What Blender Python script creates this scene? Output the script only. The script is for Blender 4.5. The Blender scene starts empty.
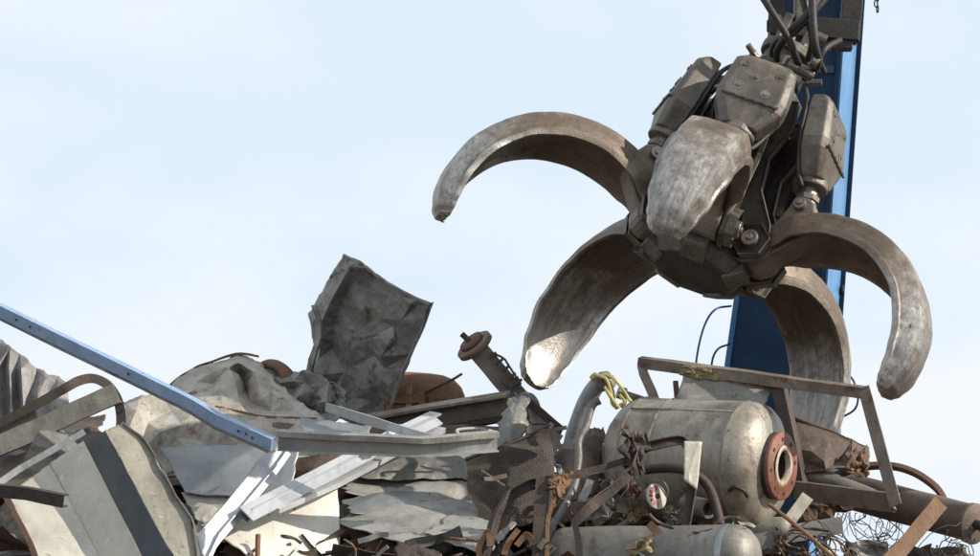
import bpy, bmesh, math, random
from mathutils import Vector, Matrix, noise
random.seed(7)
R = math.radians
scene = bpy.context.scene
COL = scene.collection

# ------------------------------------------------------------------ camera
PITCH = R(8.0); CZ = 1.6
cam_d = bpy.data.cameras.new('camera'); cam = bpy.data.objects.new('camera', cam_d); COL.objects.link(cam)
cam.location = (0, 0, CZ); cam.rotation_euler = (R(90) + PITCH, 0, 0)
cam_d.sensor_fit = 'HORIZONTAL'; cam_d.sensor_width = 36.0
cam_d.lens = 36.0 * 20 / 5.5
cam_d.clip_start = 0.1; cam_d.clip_end = 5000
scene.camera = cam
FPX = 980 * 20 / 5.5

# ------------------------------------------------------------------ sky and sun
SUN = Vector((0.86, -0.185, 0.475)).normalized()
elev = math.asin(SUN.z); rot = math.atan2(SUN.x, SUN.y)
w = bpy.data.worlds.new('World'); scene.world = w; w.use_nodes = True
nt = w.node_tree; nt.nodes.clear()
sky = nt.nodes.new('ShaderNodeTexSky'); sky.sky_type = 'NISHITA'; sky.sun_disc = False
sky.sun_elevation = elev; sky.sun_rotation = rot; sky.air_density = 1.0; sky.dust_density = 0.6; sky.ozone_density = 2.0
gain = nt.nodes.new('ShaderNodeVectorMath'); gain.operation = 'SCALE'; gain.inputs['Scale'].default_value = 0.10
nt.links.new(sky.outputs[0], gain.inputs[0])
tc = nt.nodes.new('ShaderNodeTexCoord')
mp = nt.nodes.new('ShaderNodeMapping'); mp.inputs['Scale'].default_value = (1.0, 1.0, 2.2)
mp.inputs['Rotation'].default_value = (0.25, 0.35, 0.2)
nt.links.new(tc.outputs['Generated'], mp.inputs[0])
cn = nt.nodes.new('ShaderNodeTexNoise'); cn.inputs['Scale'].default_value = 5.5; cn.inputs['Detail'].default_value = 5
cn.inputs['Roughness'].default_value = 0.5; cn.inputs['Distortion'].default_value = 0.4
nt.links.new(mp.outputs[0], cn.inputs['Vector'])
cr = nt.nodes.new('ShaderNodeMapRange'); cr.inputs['From Min'].default_value = 0.30; cr.inputs['From Max'].default_value = 0.68
cr.inputs['To Min'].default_value = 0.86; cr.inputs['To Max'].default_value = 1.0
nt.links.new(cn.outputs[0], cr.inputs[0])
# thin high haze: its optical depth grows towards the horizon with the path through the air
def wmath(op, a, b=None):
    n = nt.nodes.new('ShaderNodeMath'); n.operation = op
    for k, v in ((0, a), (1, b)):
        if v is None: continue
        if isinstance(v, (int, float)): n.inputs[k].default_value = v
        else: nt.links.new(v, n.inputs[k])
    return n.outputs[0]
sx = nt.nodes.new('ShaderNodeSeparateXYZ'); nt.links.new(tc.outputs['Generated'], sx.inputs[0])
fac = wmath('SUBTRACT', 1.0, wmath('EXPONENT', wmath('DIVIDE', wmath('MULTIPLY', cr.outputs[0], -1.0), wmath('MAXIMUM', sx.outputs['Z'], 0.03))))
cm = nt.nodes.new('ShaderNodeMix'); cm.data_type = 'RGBA'
nt.links.new(fac, cm.inputs['Factor']); nt.links.new(gain.outputs[0], cm.inputs[6])
veil = nt.nodes.new('ShaderNodeTexNoise'); veil.inputs['Scale'].default_value = 6.5; veil.inputs['Detail'].default_value = 5
veil.inputs['Roughness'].default_value = 0.45; nt.links.new(mp.outputs[0], veil.inputs['Vector'])
vr = nt.nodes.new('ShaderNodeMapRange'); vr.inputs['From Min'].default_value = 0.38; vr.inputs['From Max'].default_value = 0.60
nt.links.new(veil.outputs[0], vr.inputs[0])
vm = nt.nodes.new('ShaderNodeMix'); vm.data_type = 'RGBA'; nt.links.new(vr.outputs[0], vm.inputs['Factor'])
vm.inputs[6].default_value = (0.74, 0.865, 0.985, 1); vm.inputs[7].default_value = (0.915, 0.96, 1.0, 1)
nt.links.new(vm.outputs[2], cm.inputs[7])
bg = nt.nodes.new('ShaderNodeBackground'); bg.inputs[1].default_value = 1.0
nt.links.new(cm.outputs[2], bg.inputs[0])
wo = nt.nodes.new('ShaderNodeOutputWorld'); nt.links.new(bg.outputs[0], wo.inputs[0])

sd = bpy.data.lights.new('sun', 'SUN'); so = bpy.data.objects.new('sun', sd); COL.objects.link(so)
sd.energy = 5.0; sd.angle = R(0.6); sd.color = (1.0, 0.93, 0.82)
so.rotation_euler = (-SUN).to_track_quat('-Z', 'Y').to_euler(); so.location = (12, -6, 14)

scene.view_settings.view_transform = 'Standard'; scene.view_settings.look = 'None'
scene.view_settings.gamma = 1; scene.view_settings.use_curve_mapping = False
scene.view_settings.exposure = 0.0

# ------------------------------------------------------------------ helpers
def P(px, py, Y):
    """world point that stands at distance Y in front of the camera station, seen in direction (px, py)"""
    x = (px - 490) / FPX; z = (278 - py) / FPX
    c, s = math.cos(PITCH), math.sin(PITCH)
    dy = c - z * s; dz = s + z * c
    t = Y / dy
    return Vector((x * t, Y, CZ + dz * t))

MATS = {}
def mat(name, c1, c2=None, rust=(0.17, 0.075, 0.035), rust2=None, amt=0.3, metal=0.3, rough=0.55, scale=5.0,
        bump=0.35, scratch=0.25, wear=None, grime=0.45, spots=0.0, edge=0.0, crinkle=0.0):
    m = bpy.data.materials.new(name); m.use_nodes = True; t = m.node_tree; N = t.nodes; L = t.links; N.clear()
    c2 = c2 or tuple(v * 0.7 for v in c1); rust2 = rust2 or tuple(v * 0.5 for v in rust)
    def nd(k, **a):
        n = N.new(k)
        for q, v in a.items(): setattr(n, q, v)
        return n
    def nz(vec, sc, det, ro, dist=0.0):
        n = nd('ShaderNodeTexNoise'); n.inputs['Scale'].default_value = sc; n.inputs['Detail'].default_value = det
        n.inputs['Roughness'].default_value = ro; n.inputs['Distortion'].default_value = dist; L.new(vec, n.inputs['Vector']); return n.outputs[0]
    def rng(v, a, b, lo=0.0, hi=1.0):
        n = nd('ShaderNodeMapRange'); n.inputs['From Min'].default_value = a; n.inputs['From Max'].default_value = b
        n.inputs['To Min'].default_value = lo; n.inputs['To Max'].default_value = hi; L.new(v, n.inputs[0]); return n.outputs[0]
    def mix(f, a, b, mode='MIX'):
        n = nd('ShaderNodeMix', data_type='RGBA', blend_type=mode)
        if isinstance(f, float): n.inputs[0].default_value = f
        else: L.new(f, n.inputs[0])
        for k, v in ((6, a), (7, b)):
            if isinstance(v, tuple): n.inputs[k].default_value = (*v, 1)
            else: L.new(v, n.inputs[k])
        return n.outputs[2]
    def mth(op, a, b):
        n = nd('ShaderNodeMath', operation=op)
        for k, v in ((0, a), (1, b)):
            if isinstance(v, (int, float)): n.inputs[k].default_value = v
            else: L.new(v, n.inputs[k])
        return n.outputs[0]
    tcn = nd('ShaderNodeTexCoord'); oi = nd('ShaderNodeObjectInfo')
    off = nd('ShaderNodeVectorMath', operation='SCALE'); off.inputs[0].default_value = (37.0, 91.0, 53.0); L.new(oi.outputs['Random'], off.inputs['Scale'])
    add = nd('ShaderNodeVectorMath', operation='ADD'); L.new(tcn.outputs['Object'], add.inputs[0]); L.new(off.outputs[0], add.inputs[1])
    v = add.outputs[0]
    big = nz(v, scale * 0.55, 7, 0.62, 0.5); med = nz(v, scale * 1.5, 10, 0.68, 0.3); fine = nz(v, scale * 14, 6, 0.7)
    col = mix(rng(big, 0.36, 0.64), c1, c2)
    th = 0.72 - amt * 0.42
    rmask = rng(med, th, th + 0.10)
    rcol = mix(rng(fine, 0.35, 0.65), rust, rust2)
    col = mix(rmask, col, rcol)
    if scratch > 0:
        sm = nd('ShaderNodeMapping'); sm.inputs['Scale'].default_value = (3, 60, 22); sm.inputs['Rotation'].default_value = (0.5, 0.7, 0.3)
        L.new(v, sm.inputs[0]); sc = nz(sm.outputs[0], 1.0, 4, 0.6)
        col = mix(rng(sc, 0.60, 0.72, 0.0, scratch), col, tuple(min(1, q * 1.9 + 0.03) for q in c1))
        sc2m = nd('ShaderNodeMapping'); sc2m.inputs['Scale'].default_value = (26, 4, 3.4); sc2m.inputs['Rotation'].default_value = (0.2, -0.4, 1.1)
        L.new(v, sc2m.inputs[0]); sc2 = nz(sc2m.outputs[0], 1.0, 5, 0.6)
        col = mix(rng(sc2, 0.58, 0.75, 0.0, scratch), col, tuple(q * 0.35 for q in c2))
    if spots > 0:
        vo = nd('ShaderNodeTexVoronoi'); vo.inputs['Scale'].default_value = scale * 2.2; L.new(v, vo.inputs['Vector'])
        col = mix(rng(vo.outputs['Distance'], 0.30, 0.36, spots, 0.0), col, tuple(q * 0.45 for q in c1))
    if grime > 0:
        gm = nd('ShaderNodeMapping'); gm.inputs['Scale'].default_value = (11, 11, 1.3); gm.inputs['Rotation'].default_value = (0.15, 0.1, 0.0)
        L.new(v, gm.inputs[0]); st = nz(gm.outputs[0], 1.0, 7, 0.65, 0.3)
        col = mix(rng(st, 0.48, 0.74, 0.0, grime), col, tuple(q * 0.30 + 0.006 for q in c2))
        blot = nz(v, scale * 0.9, 8, 0.6, 0.8)
        col = mix(rng(blot, 0.50, 0.70, 0.0, grime * 0.9), col, (0.085, 0.066, 0.050))
        sp = nz(v, scale * 7, 5, 0.6)
        col = mix(rng(sp, 0.60, 0.68, 0.0, grime), col, (0.060, 0.044, 0.034))
    if edge > 0:
        ge = nd('ShaderNodeNewGeometry')
        em = mth('MULTIPLY', rng(ge.outputs['Pointiness'], 0.515, 0.60), rng(med, 0.38, 0.6))
        col = mix(mth('MULTIPLY', em, edge), col, (0.42, 0.37, 0.31))
    met = mth('MULTIPLY', mth('SUBTRACT', 1.0, rmask), metal)
    ro = mth('ADD', mth('MULTIPLY', rmask, 0.25), rng(med, 0.3, 0.7, rough - 0.12, rough + 0.12))
    if wear:
        at = nd('ShaderNodeAttribute', attribute_name='wear')
        wm = mth('MULTIPLY', rng(mth('ADD', at.outputs['Fac'], mth('MULTIPLY', mth('SUBTRACT', med, 0.5), 1.5)), 0.30, 0.85), 0.92)
        fl = nd('ShaderNodeAttribute', attribute_name='flow'); stk = nz(fl.outputs['Vector'], 1.0, 9, 0.72, 0.4)
        wm = mth('MULTIPLY', wm, rng(stk, 0.30, 0.52, 0.45, 1.0))
        col = mix(rng(stk, 0.52, 0.70, 0.0, 0.55), col, (0.27, 0.215, 0.16))
        pit = mth('MULTIPLY', rng(nz(v, scale * 6, 8, 0.75), 0.36, 0.54), rng(stk, 0.36, 0.60, 0.35, 1.0))
        pit = mth('MAXIMUM', pit, rng(at.outputs['Fac'], 1.0, 1.4, 0.0, 0.8))
        wcol = mix(pit, tuple(q * 0.45 for q in wear), wear)
        col = mix(wm, col, wcol)
        met = mth('ADD', met, mth('MULTIPLY', wm, 0.60)); ro = mth('SUBTRACT', ro, mth('MULTIPLY', wm, 0.03))
    b = nd('ShaderNodeBsdfPrincipled'); L.new(col, b.inputs['Base Color'])
    cl = nd('ShaderNodeClamp'); L.new(met, cl.inputs[0]); L.new(cl.outputs[0], b.inputs['Metallic'])
    cl2 = nd('ShaderNodeClamp'); cl2.inputs[1].default_value = 0.12; L.new(ro, cl2.inputs[0]); L.new(cl2.outputs[0], b.inputs['Roughness'])
    hb = mth('ADD', mth('MULTIPLY', med, 0.6), mth('MULTIPLY', fine, 0.25))
    if crinkle > 0:
        wv = nd('ShaderNodeVectorMath', operation='ADD'); L.new(v, wv.inputs[0])
        wn = nd('ShaderNodeTexNoise'); wn.inputs['Scale'].default_value = 3.0; L.new(v, wn.inputs['Vector'])
        ws = nd('ShaderNodeVectorMath', operation='SCALE'); ws.inputs['Scale'].default_value = 0.16; L.new(wn.outputs['Color'], ws.inputs[0]); L.new(ws.outputs[0], wv.inputs[1])
        for sc_, k_ in ((6.0, 1.0), (15.0, 0.30)):
            vo2 = nd('ShaderNodeTexVoronoi'); vo2.inputs['Scale'].default_value = sc_; L.new(wv.outputs[0], vo2.inputs['Vector'])
            hb = mth('ADD', hb, mth('MULTIPLY', vo2.outputs['Distance'], crinkle * k_))
    bp = nd('ShaderNodeBump'); bp.inputs['Strength'].default_value = bump; bp.inputs['Distance'].default_value = 0.03
    L.new(hb, bp.inputs['Height']); L.new(bp.outputs[0], b.inputs['Normal'])
    o = nd('ShaderNodeOutputMaterial'); L.new(b.outputs[0], o.inputs[0])
    MATS[name] = m; return m

mat('tine_steel', (0.215, 0.165, 0.120), (0.115, 0.086, 0.063), (0.25, 0.145, 0.078), amt=0.42, metal=0.35, rough=0.50, scale=4, bump=0.35, wear=(0.56, 0.535, 0.50), scratch=0.3, edge=0.6)
mat('grapple_steel', (0.088, 0.074, 0.058), (0.050, 0.041, 0.033), (0.15, 0.085, 0.05), amt=0.30, metal=0.30, rough=0.52, scale=4, bump=0.45, edge=0.5)
mat('guard_steel', (0.165, 0.145, 0.12), (0.095, 0.082, 0.068), (0.22, 0.15, 0.095), amt=0.38, metal=0.35, rough=0.48, scale=3.5, bump=0.35, spots=0.55, edge=0.55)
mat('rod_steel', (0.32, 0.29, 0.26), (0.18, 0.15, 0.13), amt=0.2, metal=0.7, rough=0.35, scale=8, bump=0.2)
mat('black_rubber', (0.020, 0.018, 0.017), (0.032, 0.028, 0.025), (0.055, 0.042, 0.032), amt=0.25, metal=0.0, rough=0.55, scale=9, bump=0.3)
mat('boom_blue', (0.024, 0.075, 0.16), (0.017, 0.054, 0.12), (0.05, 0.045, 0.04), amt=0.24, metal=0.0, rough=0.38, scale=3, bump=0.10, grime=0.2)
mat('boom_blue_lit', (0.10, 0.29, 0.56), (0.075, 0.23, 0.48), (0.05, 0.05, 0.05), amt=0.2, metal=0.0, rough=0.35, scale=3, bump=0.08, grime=0.15)  # lit copy of boom_blue: sunlight on side and left edge put into colour
mat('pale_blue', (0.33, 0.45, 0.63), (0.25, 0.36, 0.54), (0.15, 0.13, 0.12), amt=0.3, metal=0.05, rough=0.42, scale=9, bump=0.15, grime=0.16)
mat('beige_sheet', (0.52, 0.475, 0.405), (0.37, 0.335, 0.28), (0.26, 0.135, 0.06), amt=0.30, metal=0.05, rough=0.62, scale=3.2, bump=0.5, crinkle=1.5)
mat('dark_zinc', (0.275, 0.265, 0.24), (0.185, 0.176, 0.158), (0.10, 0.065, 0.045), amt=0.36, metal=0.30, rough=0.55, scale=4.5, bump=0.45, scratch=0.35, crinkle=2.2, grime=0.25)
mat('grey_sheet', (0.44, 0.425, 0.385), (0.33, 0.315, 0.28), (0.17, 0.115, 0.075), amt=0.22, metal=0.25, rough=0.5, scale=3.5, bump=0.3, crinkle=0.5)
mat('corrugated_zinc', (0.36, 0.33, 0.30), (0.22, 0.21, 0.205), (0.26, 0.15, 0.08), amt=0.34, metal=0.25, rough=0.55, scale=4, bump=0.4, crinkle=1.3)
mat('galvanised', (0.40, 0.41, 0.405), (0.30, 0.31, 0.31), (0.26, 0.22, 0.17), amt=0.2, metal=0.55, rough=0.42, scale=5, bump=0.12, grime=0.14)
mat('aluminium', (0.64, 0.65, 0.665), (0.52, 0.53, 0.545), (0.33, 0.25, 0.16), amt=0.22, metal=0.35, rough=0.32, scale=5, bump=0.12, grime=0.14)
mat('white_paint', (0.78, 0.74, 0.66), (0.70, 0.655, 0.565), (0.30, 0.18, 0.09), amt=0.22, metal=0.0, rough=0.5, scale=8, bump=0.12, grime=0.14)
mat('cream_paint', (0.60, 0.56, 0.475), (0.49, 0.45, 0.38), (0.25, 0.17, 0.10), amt=0.26, metal=0.0, rough=0.45, scale=7, bump=0.12, grime=0.14)
mat('slate_dark', (0.060, 0.068, 0.078), (0.036, 0.042, 0.050), (0.17, 0.165, 0.15), amt=0.22, metal=0.05, rough=0.38, scale=7, bump=0.12)
mat('olive_beige', (0.35, 0.325, 0.26), (0.27, 0.25, 0.20), (0.13, 0.09, 0.06), amt=0.24, metal=0.05, rough=0.55, scale=5, bump=0.3, crinkle=0.5)
mat('rust_brown', (0.19, 0.105, 0.065), (0.12, 0.068, 0.045), (0.28, 0.15, 0.07), amt=0.42, metal=0.10, rough=0.68, scale=6, bump=0.6)
mat('rust_orange', (0.27, 0.145, 0.072), (0.17, 0.09, 0.048), (0.36, 0.21, 0.10), amt=0.42, metal=0.05, rough=0.72, scale=6, bump=0.6)
mat('dark_rust', (0.085, 0.058, 0.045), (0.05, 0.036, 0.03), (0.20, 0.10, 0.05), amt=0.28, metal=0.15, rough=0.6, scale=7, bump=0.5)
mat('frame_steel', (0.30, 0.25, 0.205), (0.20, 0.155, 0.125), (0.22, 0.11, 0.065), amt=0.40, metal=0.15, rough=0.55, scale=6, bump=0.4, edge=0.4)
mat('brown_steel', (0.20, 0.15, 0.115), (0.13, 0.098, 0.078), (0.22, 0.13, 0.08), amt=0.34, metal=0.15, rough=0.6, scale=4.5, bump=0.4, crinkle=0.6)
mat('tank_paint', (0.42, 0.39, 0.325), (0.29, 0.25, 0.20), (0.20, 0.12, 0.08), (0.12, 0.072, 0.05), amt=0.42, metal=0.15, rough=0.42, scale=3.6, bump=0.35, scratch=0.22, grime=0.6)
mat('red_oxide', (0.33, 0.125, 0.075), (0.22, 0.085, 0.055), (0.12, 0.065, 0.045), amt=0.38, metal=0.0, rough=0.6, scale=9, bump=0.3)
mat('flange_bare', (0.62, 0.55, 0.44), (0.40, 0.30, 0.20), (0.26, 0.12, 0.06), amt=0.30, metal=0.1, rough=0.6, scale=14, bump=0.3)
mat('grey_pipe', (0.27, 0.25, 0.22), (0.17, 0.155, 0.135), (0.15, 0.09, 0.06), amt=0.30, metal=0.2, rough=0.5, scale=4, bump=0.3)
mat('plastic_grey', (0.36, 0.36, 0.38), (0.27, 0.27, 0.285), (0.2, 0.18, 0.16), amt=0.12, metal=0.0, rough=0.45, scale=6, bump=0.15)
mat('yellow_cloth', (0.68, 0.59, 0.25), (0.54, 0.46, 0.18), (0.33, 0.27, 0.13), amt=0.22, metal=0.0, rough=0.85, scale=14, bump=0.5, scratch=0.0, grime=0.2)
mat('foam', (0.46, 0.37, 0.20), (0.32, 0.245, 0.13), (0.20, 0.14, 0.075), amt=0.35, metal=0.0, rough=0.9, scale=20, bump=0.9, scratch=0.0)
mat('wire', (0.10, 0.08, 0.068), (0.06, 0.05, 0.045), (0.20, 0.11, 0.06), amt=0.35, metal=0.3, rough=0.6, scale=10, bump=0.2)
mat('mesh_wire', (0.15, 0.125, 0.10), (0.10, 0.085, 0.07), (0.15, 0.095, 0.06), amt=0.30, metal=0.2, rough=0.6, scale=8, bump=0.3)
mat('blue_hose', (0.02, 0.075, 0.20), (0.015, 0.05, 0.13), amt=0.05, metal=0.0, rough=0.4, scale=8, bump=0.1)
mat('dial_white', (0.62, 0.57, 0.50), (0.46, 0.41, 0.35), (0.35, 0.22, 0.14), amt=0.15, metal=0, rough=0.5, scale=12, bump=0.1, grime=0.2)
mat('dial_red', (0.38, 0.06, 0.04), (0.28, 0.05, 0.035), amt=0.05, metal=0, rough=0.5, scale=12, bump=0.1)
mat('green_glass', (0.04, 0.11, 0.06), (0.03, 0.07, 0.04), amt=0.1, metal=0, rough=0.25, scale=9, bump=0.2)
mat('dark_fill', (0.060, 0.047, 0.038), (0.035, 0.028, 0.024), (0.14, 0.075, 0.045), amt=0.34, metal=0.1, rough=0.75, scale=7, bump=0.8)
mat('soil', (0.15, 0.12, 0.09), (0.11, 0.085, 0.065), (0.18, 0.14, 0.10), amt=0.3, metal=0, rough=0.95, scale=1.5, bump=0.6, scratch=0)

def link(o, parent=None):
    COL.objects.link(o)
    if parent: o.parent = parent
    return o
def tag(o, label, cat, group=None):
    o['label'] = label; o['category'] = cat
    if group: o['group'] = group
    return o
def thing(name, label, cat, loc=(0, 0, 0), group=None):
    o = bpy.data.objects.new(name, None); COL.objects.link(o); o.location = loc; o.empty_display_size = 0.2
    o['org'] = 1; del o['org']
    ORG[o] = Vector(loc)
    return tag(o, label, cat, group)
ORG = {}
def build(name, V, Fc, m, parent=None, smooth=False, bevel=0, solid=0, origin=None, soffset=0, wire=0, sharp=0):
    """one mesh object from world-space vertices; its own origin sits at the parent's or at its base"""
    V = [Vector(v) for v in V]
    if parent is not None and parent in ORG: org = ORG[parent]
    else:
        org = Vector(origin) if origin else Vector((sum(v.x for v in V) / len(V), sum(v.y for v in V) / len(V), min(v.z for v in V)))
    me = bpy.data.meshes.new(name); me.from_pydata([v - org for v in V], [], Fc)
    me.update()
    ms = m if isinstance(m, (list, tuple)) else [m]
    for q in ms: me.materials.append(MATS[q])
    if smooth: me.shade_smooth()
    if sharp:
        bm_ = bmesh.new(); bm_.from_mesh(me)
        for e_ in bm_.edges:
            if len(e_.link_faces) == 2 and e_.calc_face_angle() > R(sharp): e_.smooth = False
        bm_.to_mesh(me); bm_.free()
    o = bpy.data.objects.new(name, me)
    ORG[o] = org
    COL.objects.link(o)
    if parent: o.parent = parent
    else: o.location = org
    if solid:
        s = o.modifiers.new('thickness', 'SOLIDIFY'); s.thickness = solid; s.offset = soffset
    if wire:
        s = o.modifiers.new('wires', 'WIREFRAME'); s.thickness = wire; s.use_even_offset = False
    if bevel:
        b = o.modifiers.new('bevel', 'BEVEL'); b.width = bevel; b.segments = 2; b.limit_method = 'ANGLE'; b.angle_limit = R(35)
    return o

def lerp(a, b, t): return a + (b - a) * t
def resample(pts, n):
    pts = [Vector(p) for p in pts]; d = [0]
    for a, b in zip(pts, pts[1:]): d.append(d[-1] + (b - a).length)
    out = []; k = 0
    for i in range(n):
        s = d[-1] * i / (n - 1)
        while k < len(pts) - 2 and d[k + 1] < s: k += 1
        seg = d[k + 1] - d[k]; out.append(pts[k].lerp(pts[k + 1], 0 if seg == 0 else min(1, (s - d[k]) / seg)))
    return out
def catmull(pts, n=6):
    pts = [Vector(p) for p in pts]; Q = [pts[0] * 2 - pts[1]] + pts + [pts[-1] * 2 - pts[-2]]; out = []
    for i in range(1, len(Q) - 2):
        a, b, c, d = Q[i - 1:i + 3]
        for k in range(n):
            t = k / n
            out.append(0.5 * ((2 * b) + (c - a) * t + (2 * a - 5 * b + 4 * c - d) * t * t + (3 * b - a - 3 * c + d) * t ** 3))
    out.append(pts[-1]); return out
def sweep_vf(prof, path, up=(0, 0, 1), scales=None, rough=0.0, twist=0.0, seed=0, caps=True):
    """profile points (across, up) carried along a path"""
    V = []; Fc = []; n = len(prof); up = Vector(up)
    side0 = None
    for i, p in enumerate(path):
        a = path[max(0, i - 1)]; b = path[min(len(path) - 1, i + 1)]; t = (b - a).normalized()
        s = t.cross(up)
        if s.length < 1e-4: s = side0 or Vector((1, 0, 0))
        s.normalize()
        if side0 and s.dot(side0) < 0: s = -s
        side0 = s; u = s.cross(t).normalized()
        if twist:
            q = Matrix.Rotation(twist * i / (len(path) - 1), 3, t); s = q @ s; u = q @ u
        sc = scales[i] if scales else 1.0
        for (x, y) in prof:
            v = p + s * (x * sc) + u * (y * sc)
            if rough:
                v = v + noise.noise_vector(v * 9 + Vector((seed, 0, 0))) * rough + noise.noise_vector(v * 2.3 + Vector((0, seed, 0))) * rough * 2.2
            V.append(v)
    for i in range(len(path) - 1):
        for k in range(n):
            k2 = (k + 1) % n
            Fc.append((i * n + k, i * n + k2, (i + 1) * n + k2, (i + 1) * n + k))
    if caps:
        Fc.append(tuple(range(n - 1, -1, -1))); Fc.append(tuple(range((len(path) - 1) * n, len(path) * n)))
    return V, Fc
def circ(r, n=12, ry=None): return [(r * math.cos(2 * math.pi * k / n), (ry or r) * math.sin(2 * math.pi * k / n)) for k in range(n)]
def rect(w_, h_): return [(-w_ / 2, -h_ / 2), (w_ / 2, -h_ / 2), (w_ / 2, h_ / 2), (-w_ / 2, h_ / 2)]
def cprof(w_, h_, t):   # channel, open to -x
    return [(-w_ / 2, -h_ / 2), (w_ / 2, -h_ / 2), (w_ / 2, h_ / 2), (-w_ / 2, h_ / 2), (-w_ / 2, h_ / 2 - t), (w_ / 2 - t, h_ / 2 - t), (w_ / 2 - t, -h_ / 2 + t), (-w_ / 2, -h_ / 2 + t)]
def uprof(w_, h_, t):   # channel, open downwards
    return [(-w_ / 2, -h_ / 2), (-w_ / 2 + t, -h_ / 2), (-w_ / 2 + t, h_ / 2 - t), (w_ / 2 - t, h_ / 2 - t), (w_ / 2 - t, -h_ / 2), (w_ / 2, -h_ / 2), (w_ / 2, h_ / 2), (-w_ / 2, h_ / 2)]
def lprof(w_, h_, t):
    return [(-w_ / 2, -h_ / 2), (w_ / 2, -h_ / 2), (w_ / 2, -h_ / 2 + t), (-w_ / 2 + t, -h_ / 2 + t), (-w_ / 2 + t, h_ / 2), (-w_ / 2, h_ / 2)]
def fprof(w_, h_, t):   # angle with its upright leg in front and its flat leg on top
    return [(w_ / 2, -h_ / 2), (w_ / 2, h_ / 2), (-w_ / 2, h_ / 2), (-w_ / 2, h_ / 2 - t), (w_ / 2 - t, h_ / 2 - t), (w_ / 2 - t, -h_ / 2)]
def bar(name, m, pts, prof, parent=None, up=(0, 0, 1), n=None, smooth_path=False, rough=0.0015, seed=None, twist=0, smooth=False, scales=None, bevel=0):
    path = catmull(pts, n or 6) if smooth_path else resample(pts, n or max(6, 4 * len(pts)))
    if scales and len(scales) != len(path):
        k = len(scales) - 1; L_ = len(path) - 1
        scales = [lerp(scales[min(k - 1, int(i * k / L_))], scales[min(k, int(i * k / L_) + 1)], (i * k / L_) % 1 if i < L_ else 1) for i in range(len(path))]
    V, Fc = sweep_vf(prof, path, up, scales, rough, twist, seed if seed is not None else random.random() * 90)
    return build(name, V, Fc, m, parent, smooth=smooth, bevel=bevel)
def pathpx(spec): return [P(*q) for q in spec]

def facets(seed, n=5):
    """random flat facets with sharp folds between them, three sizes"""
    rg = random.Random(seed * 13 + 5); out = []
    for k, (f, am) in enumerate(((.95, 1.0), (2.1, .30), (4.6, .05))):
        N_ = 24; out.append((f, am, [[rg.uniform(-1, 1) for _ in range(N_)] for _ in range(N_)], [[rg.random() < .5 for _ in range(N_)] for _ in range(N_)], rg.uniform(0, 6.28), rg.uniform(0, 50)))
    return out
def crumpled(F_, x, y):
    d = 0.0
    for (f, am, H, D, a, o) in F_:
        qx = x + .14 / f * noise.noise(Vector((x * f * .9, y * f * .9, o))); qy = y + .14 / f * noise.noise(Vector((x * f * .9, y * f * .9, o + 9)))
        X = (qx * math.cos(a) - qy * math.sin(a)) * f + 60; Y = (qx * math.sin(a) + qy * math.cos(a)) * f + 60
        i = int(X); j = int(Y); fx = X - i; fy = Y - j; i %= 23; j %= 23
        h00, h10, h01, h11 = H[j][i], H[j][i + 1], H[j + 1][i], H[j + 1][i + 1]
        if D[j][i]: h = h00 + (h10 - h00) * fx + (h11 - h10) * fy if fx > fy else h00 + (h11 - h01) * fx + (h01 - h00) * fy
        else: h = h00 + (h10 - h00) * fx + (h01 - h00) * fy if fx + fy < 1 else h11 + (h01 - h11) * (1 - fx) + (h10 - h11) * (1 - fy)
        d += am * h
    return d
def creases(seed, n, size, amp):
    rg = random.Random(seed); out = []
    for _ in range(n):
        a = rg.uniform(0, math.pi); out.append((rg.uniform(0, 1), rg.uniform(0, 1), math.cos(a), math.sin(a), rg.uniform(0.04, 0.16) * size, rg.uniform(0.15, 0.6) * size, rg.uniform(-1, 1) * amp))
    return out
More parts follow.
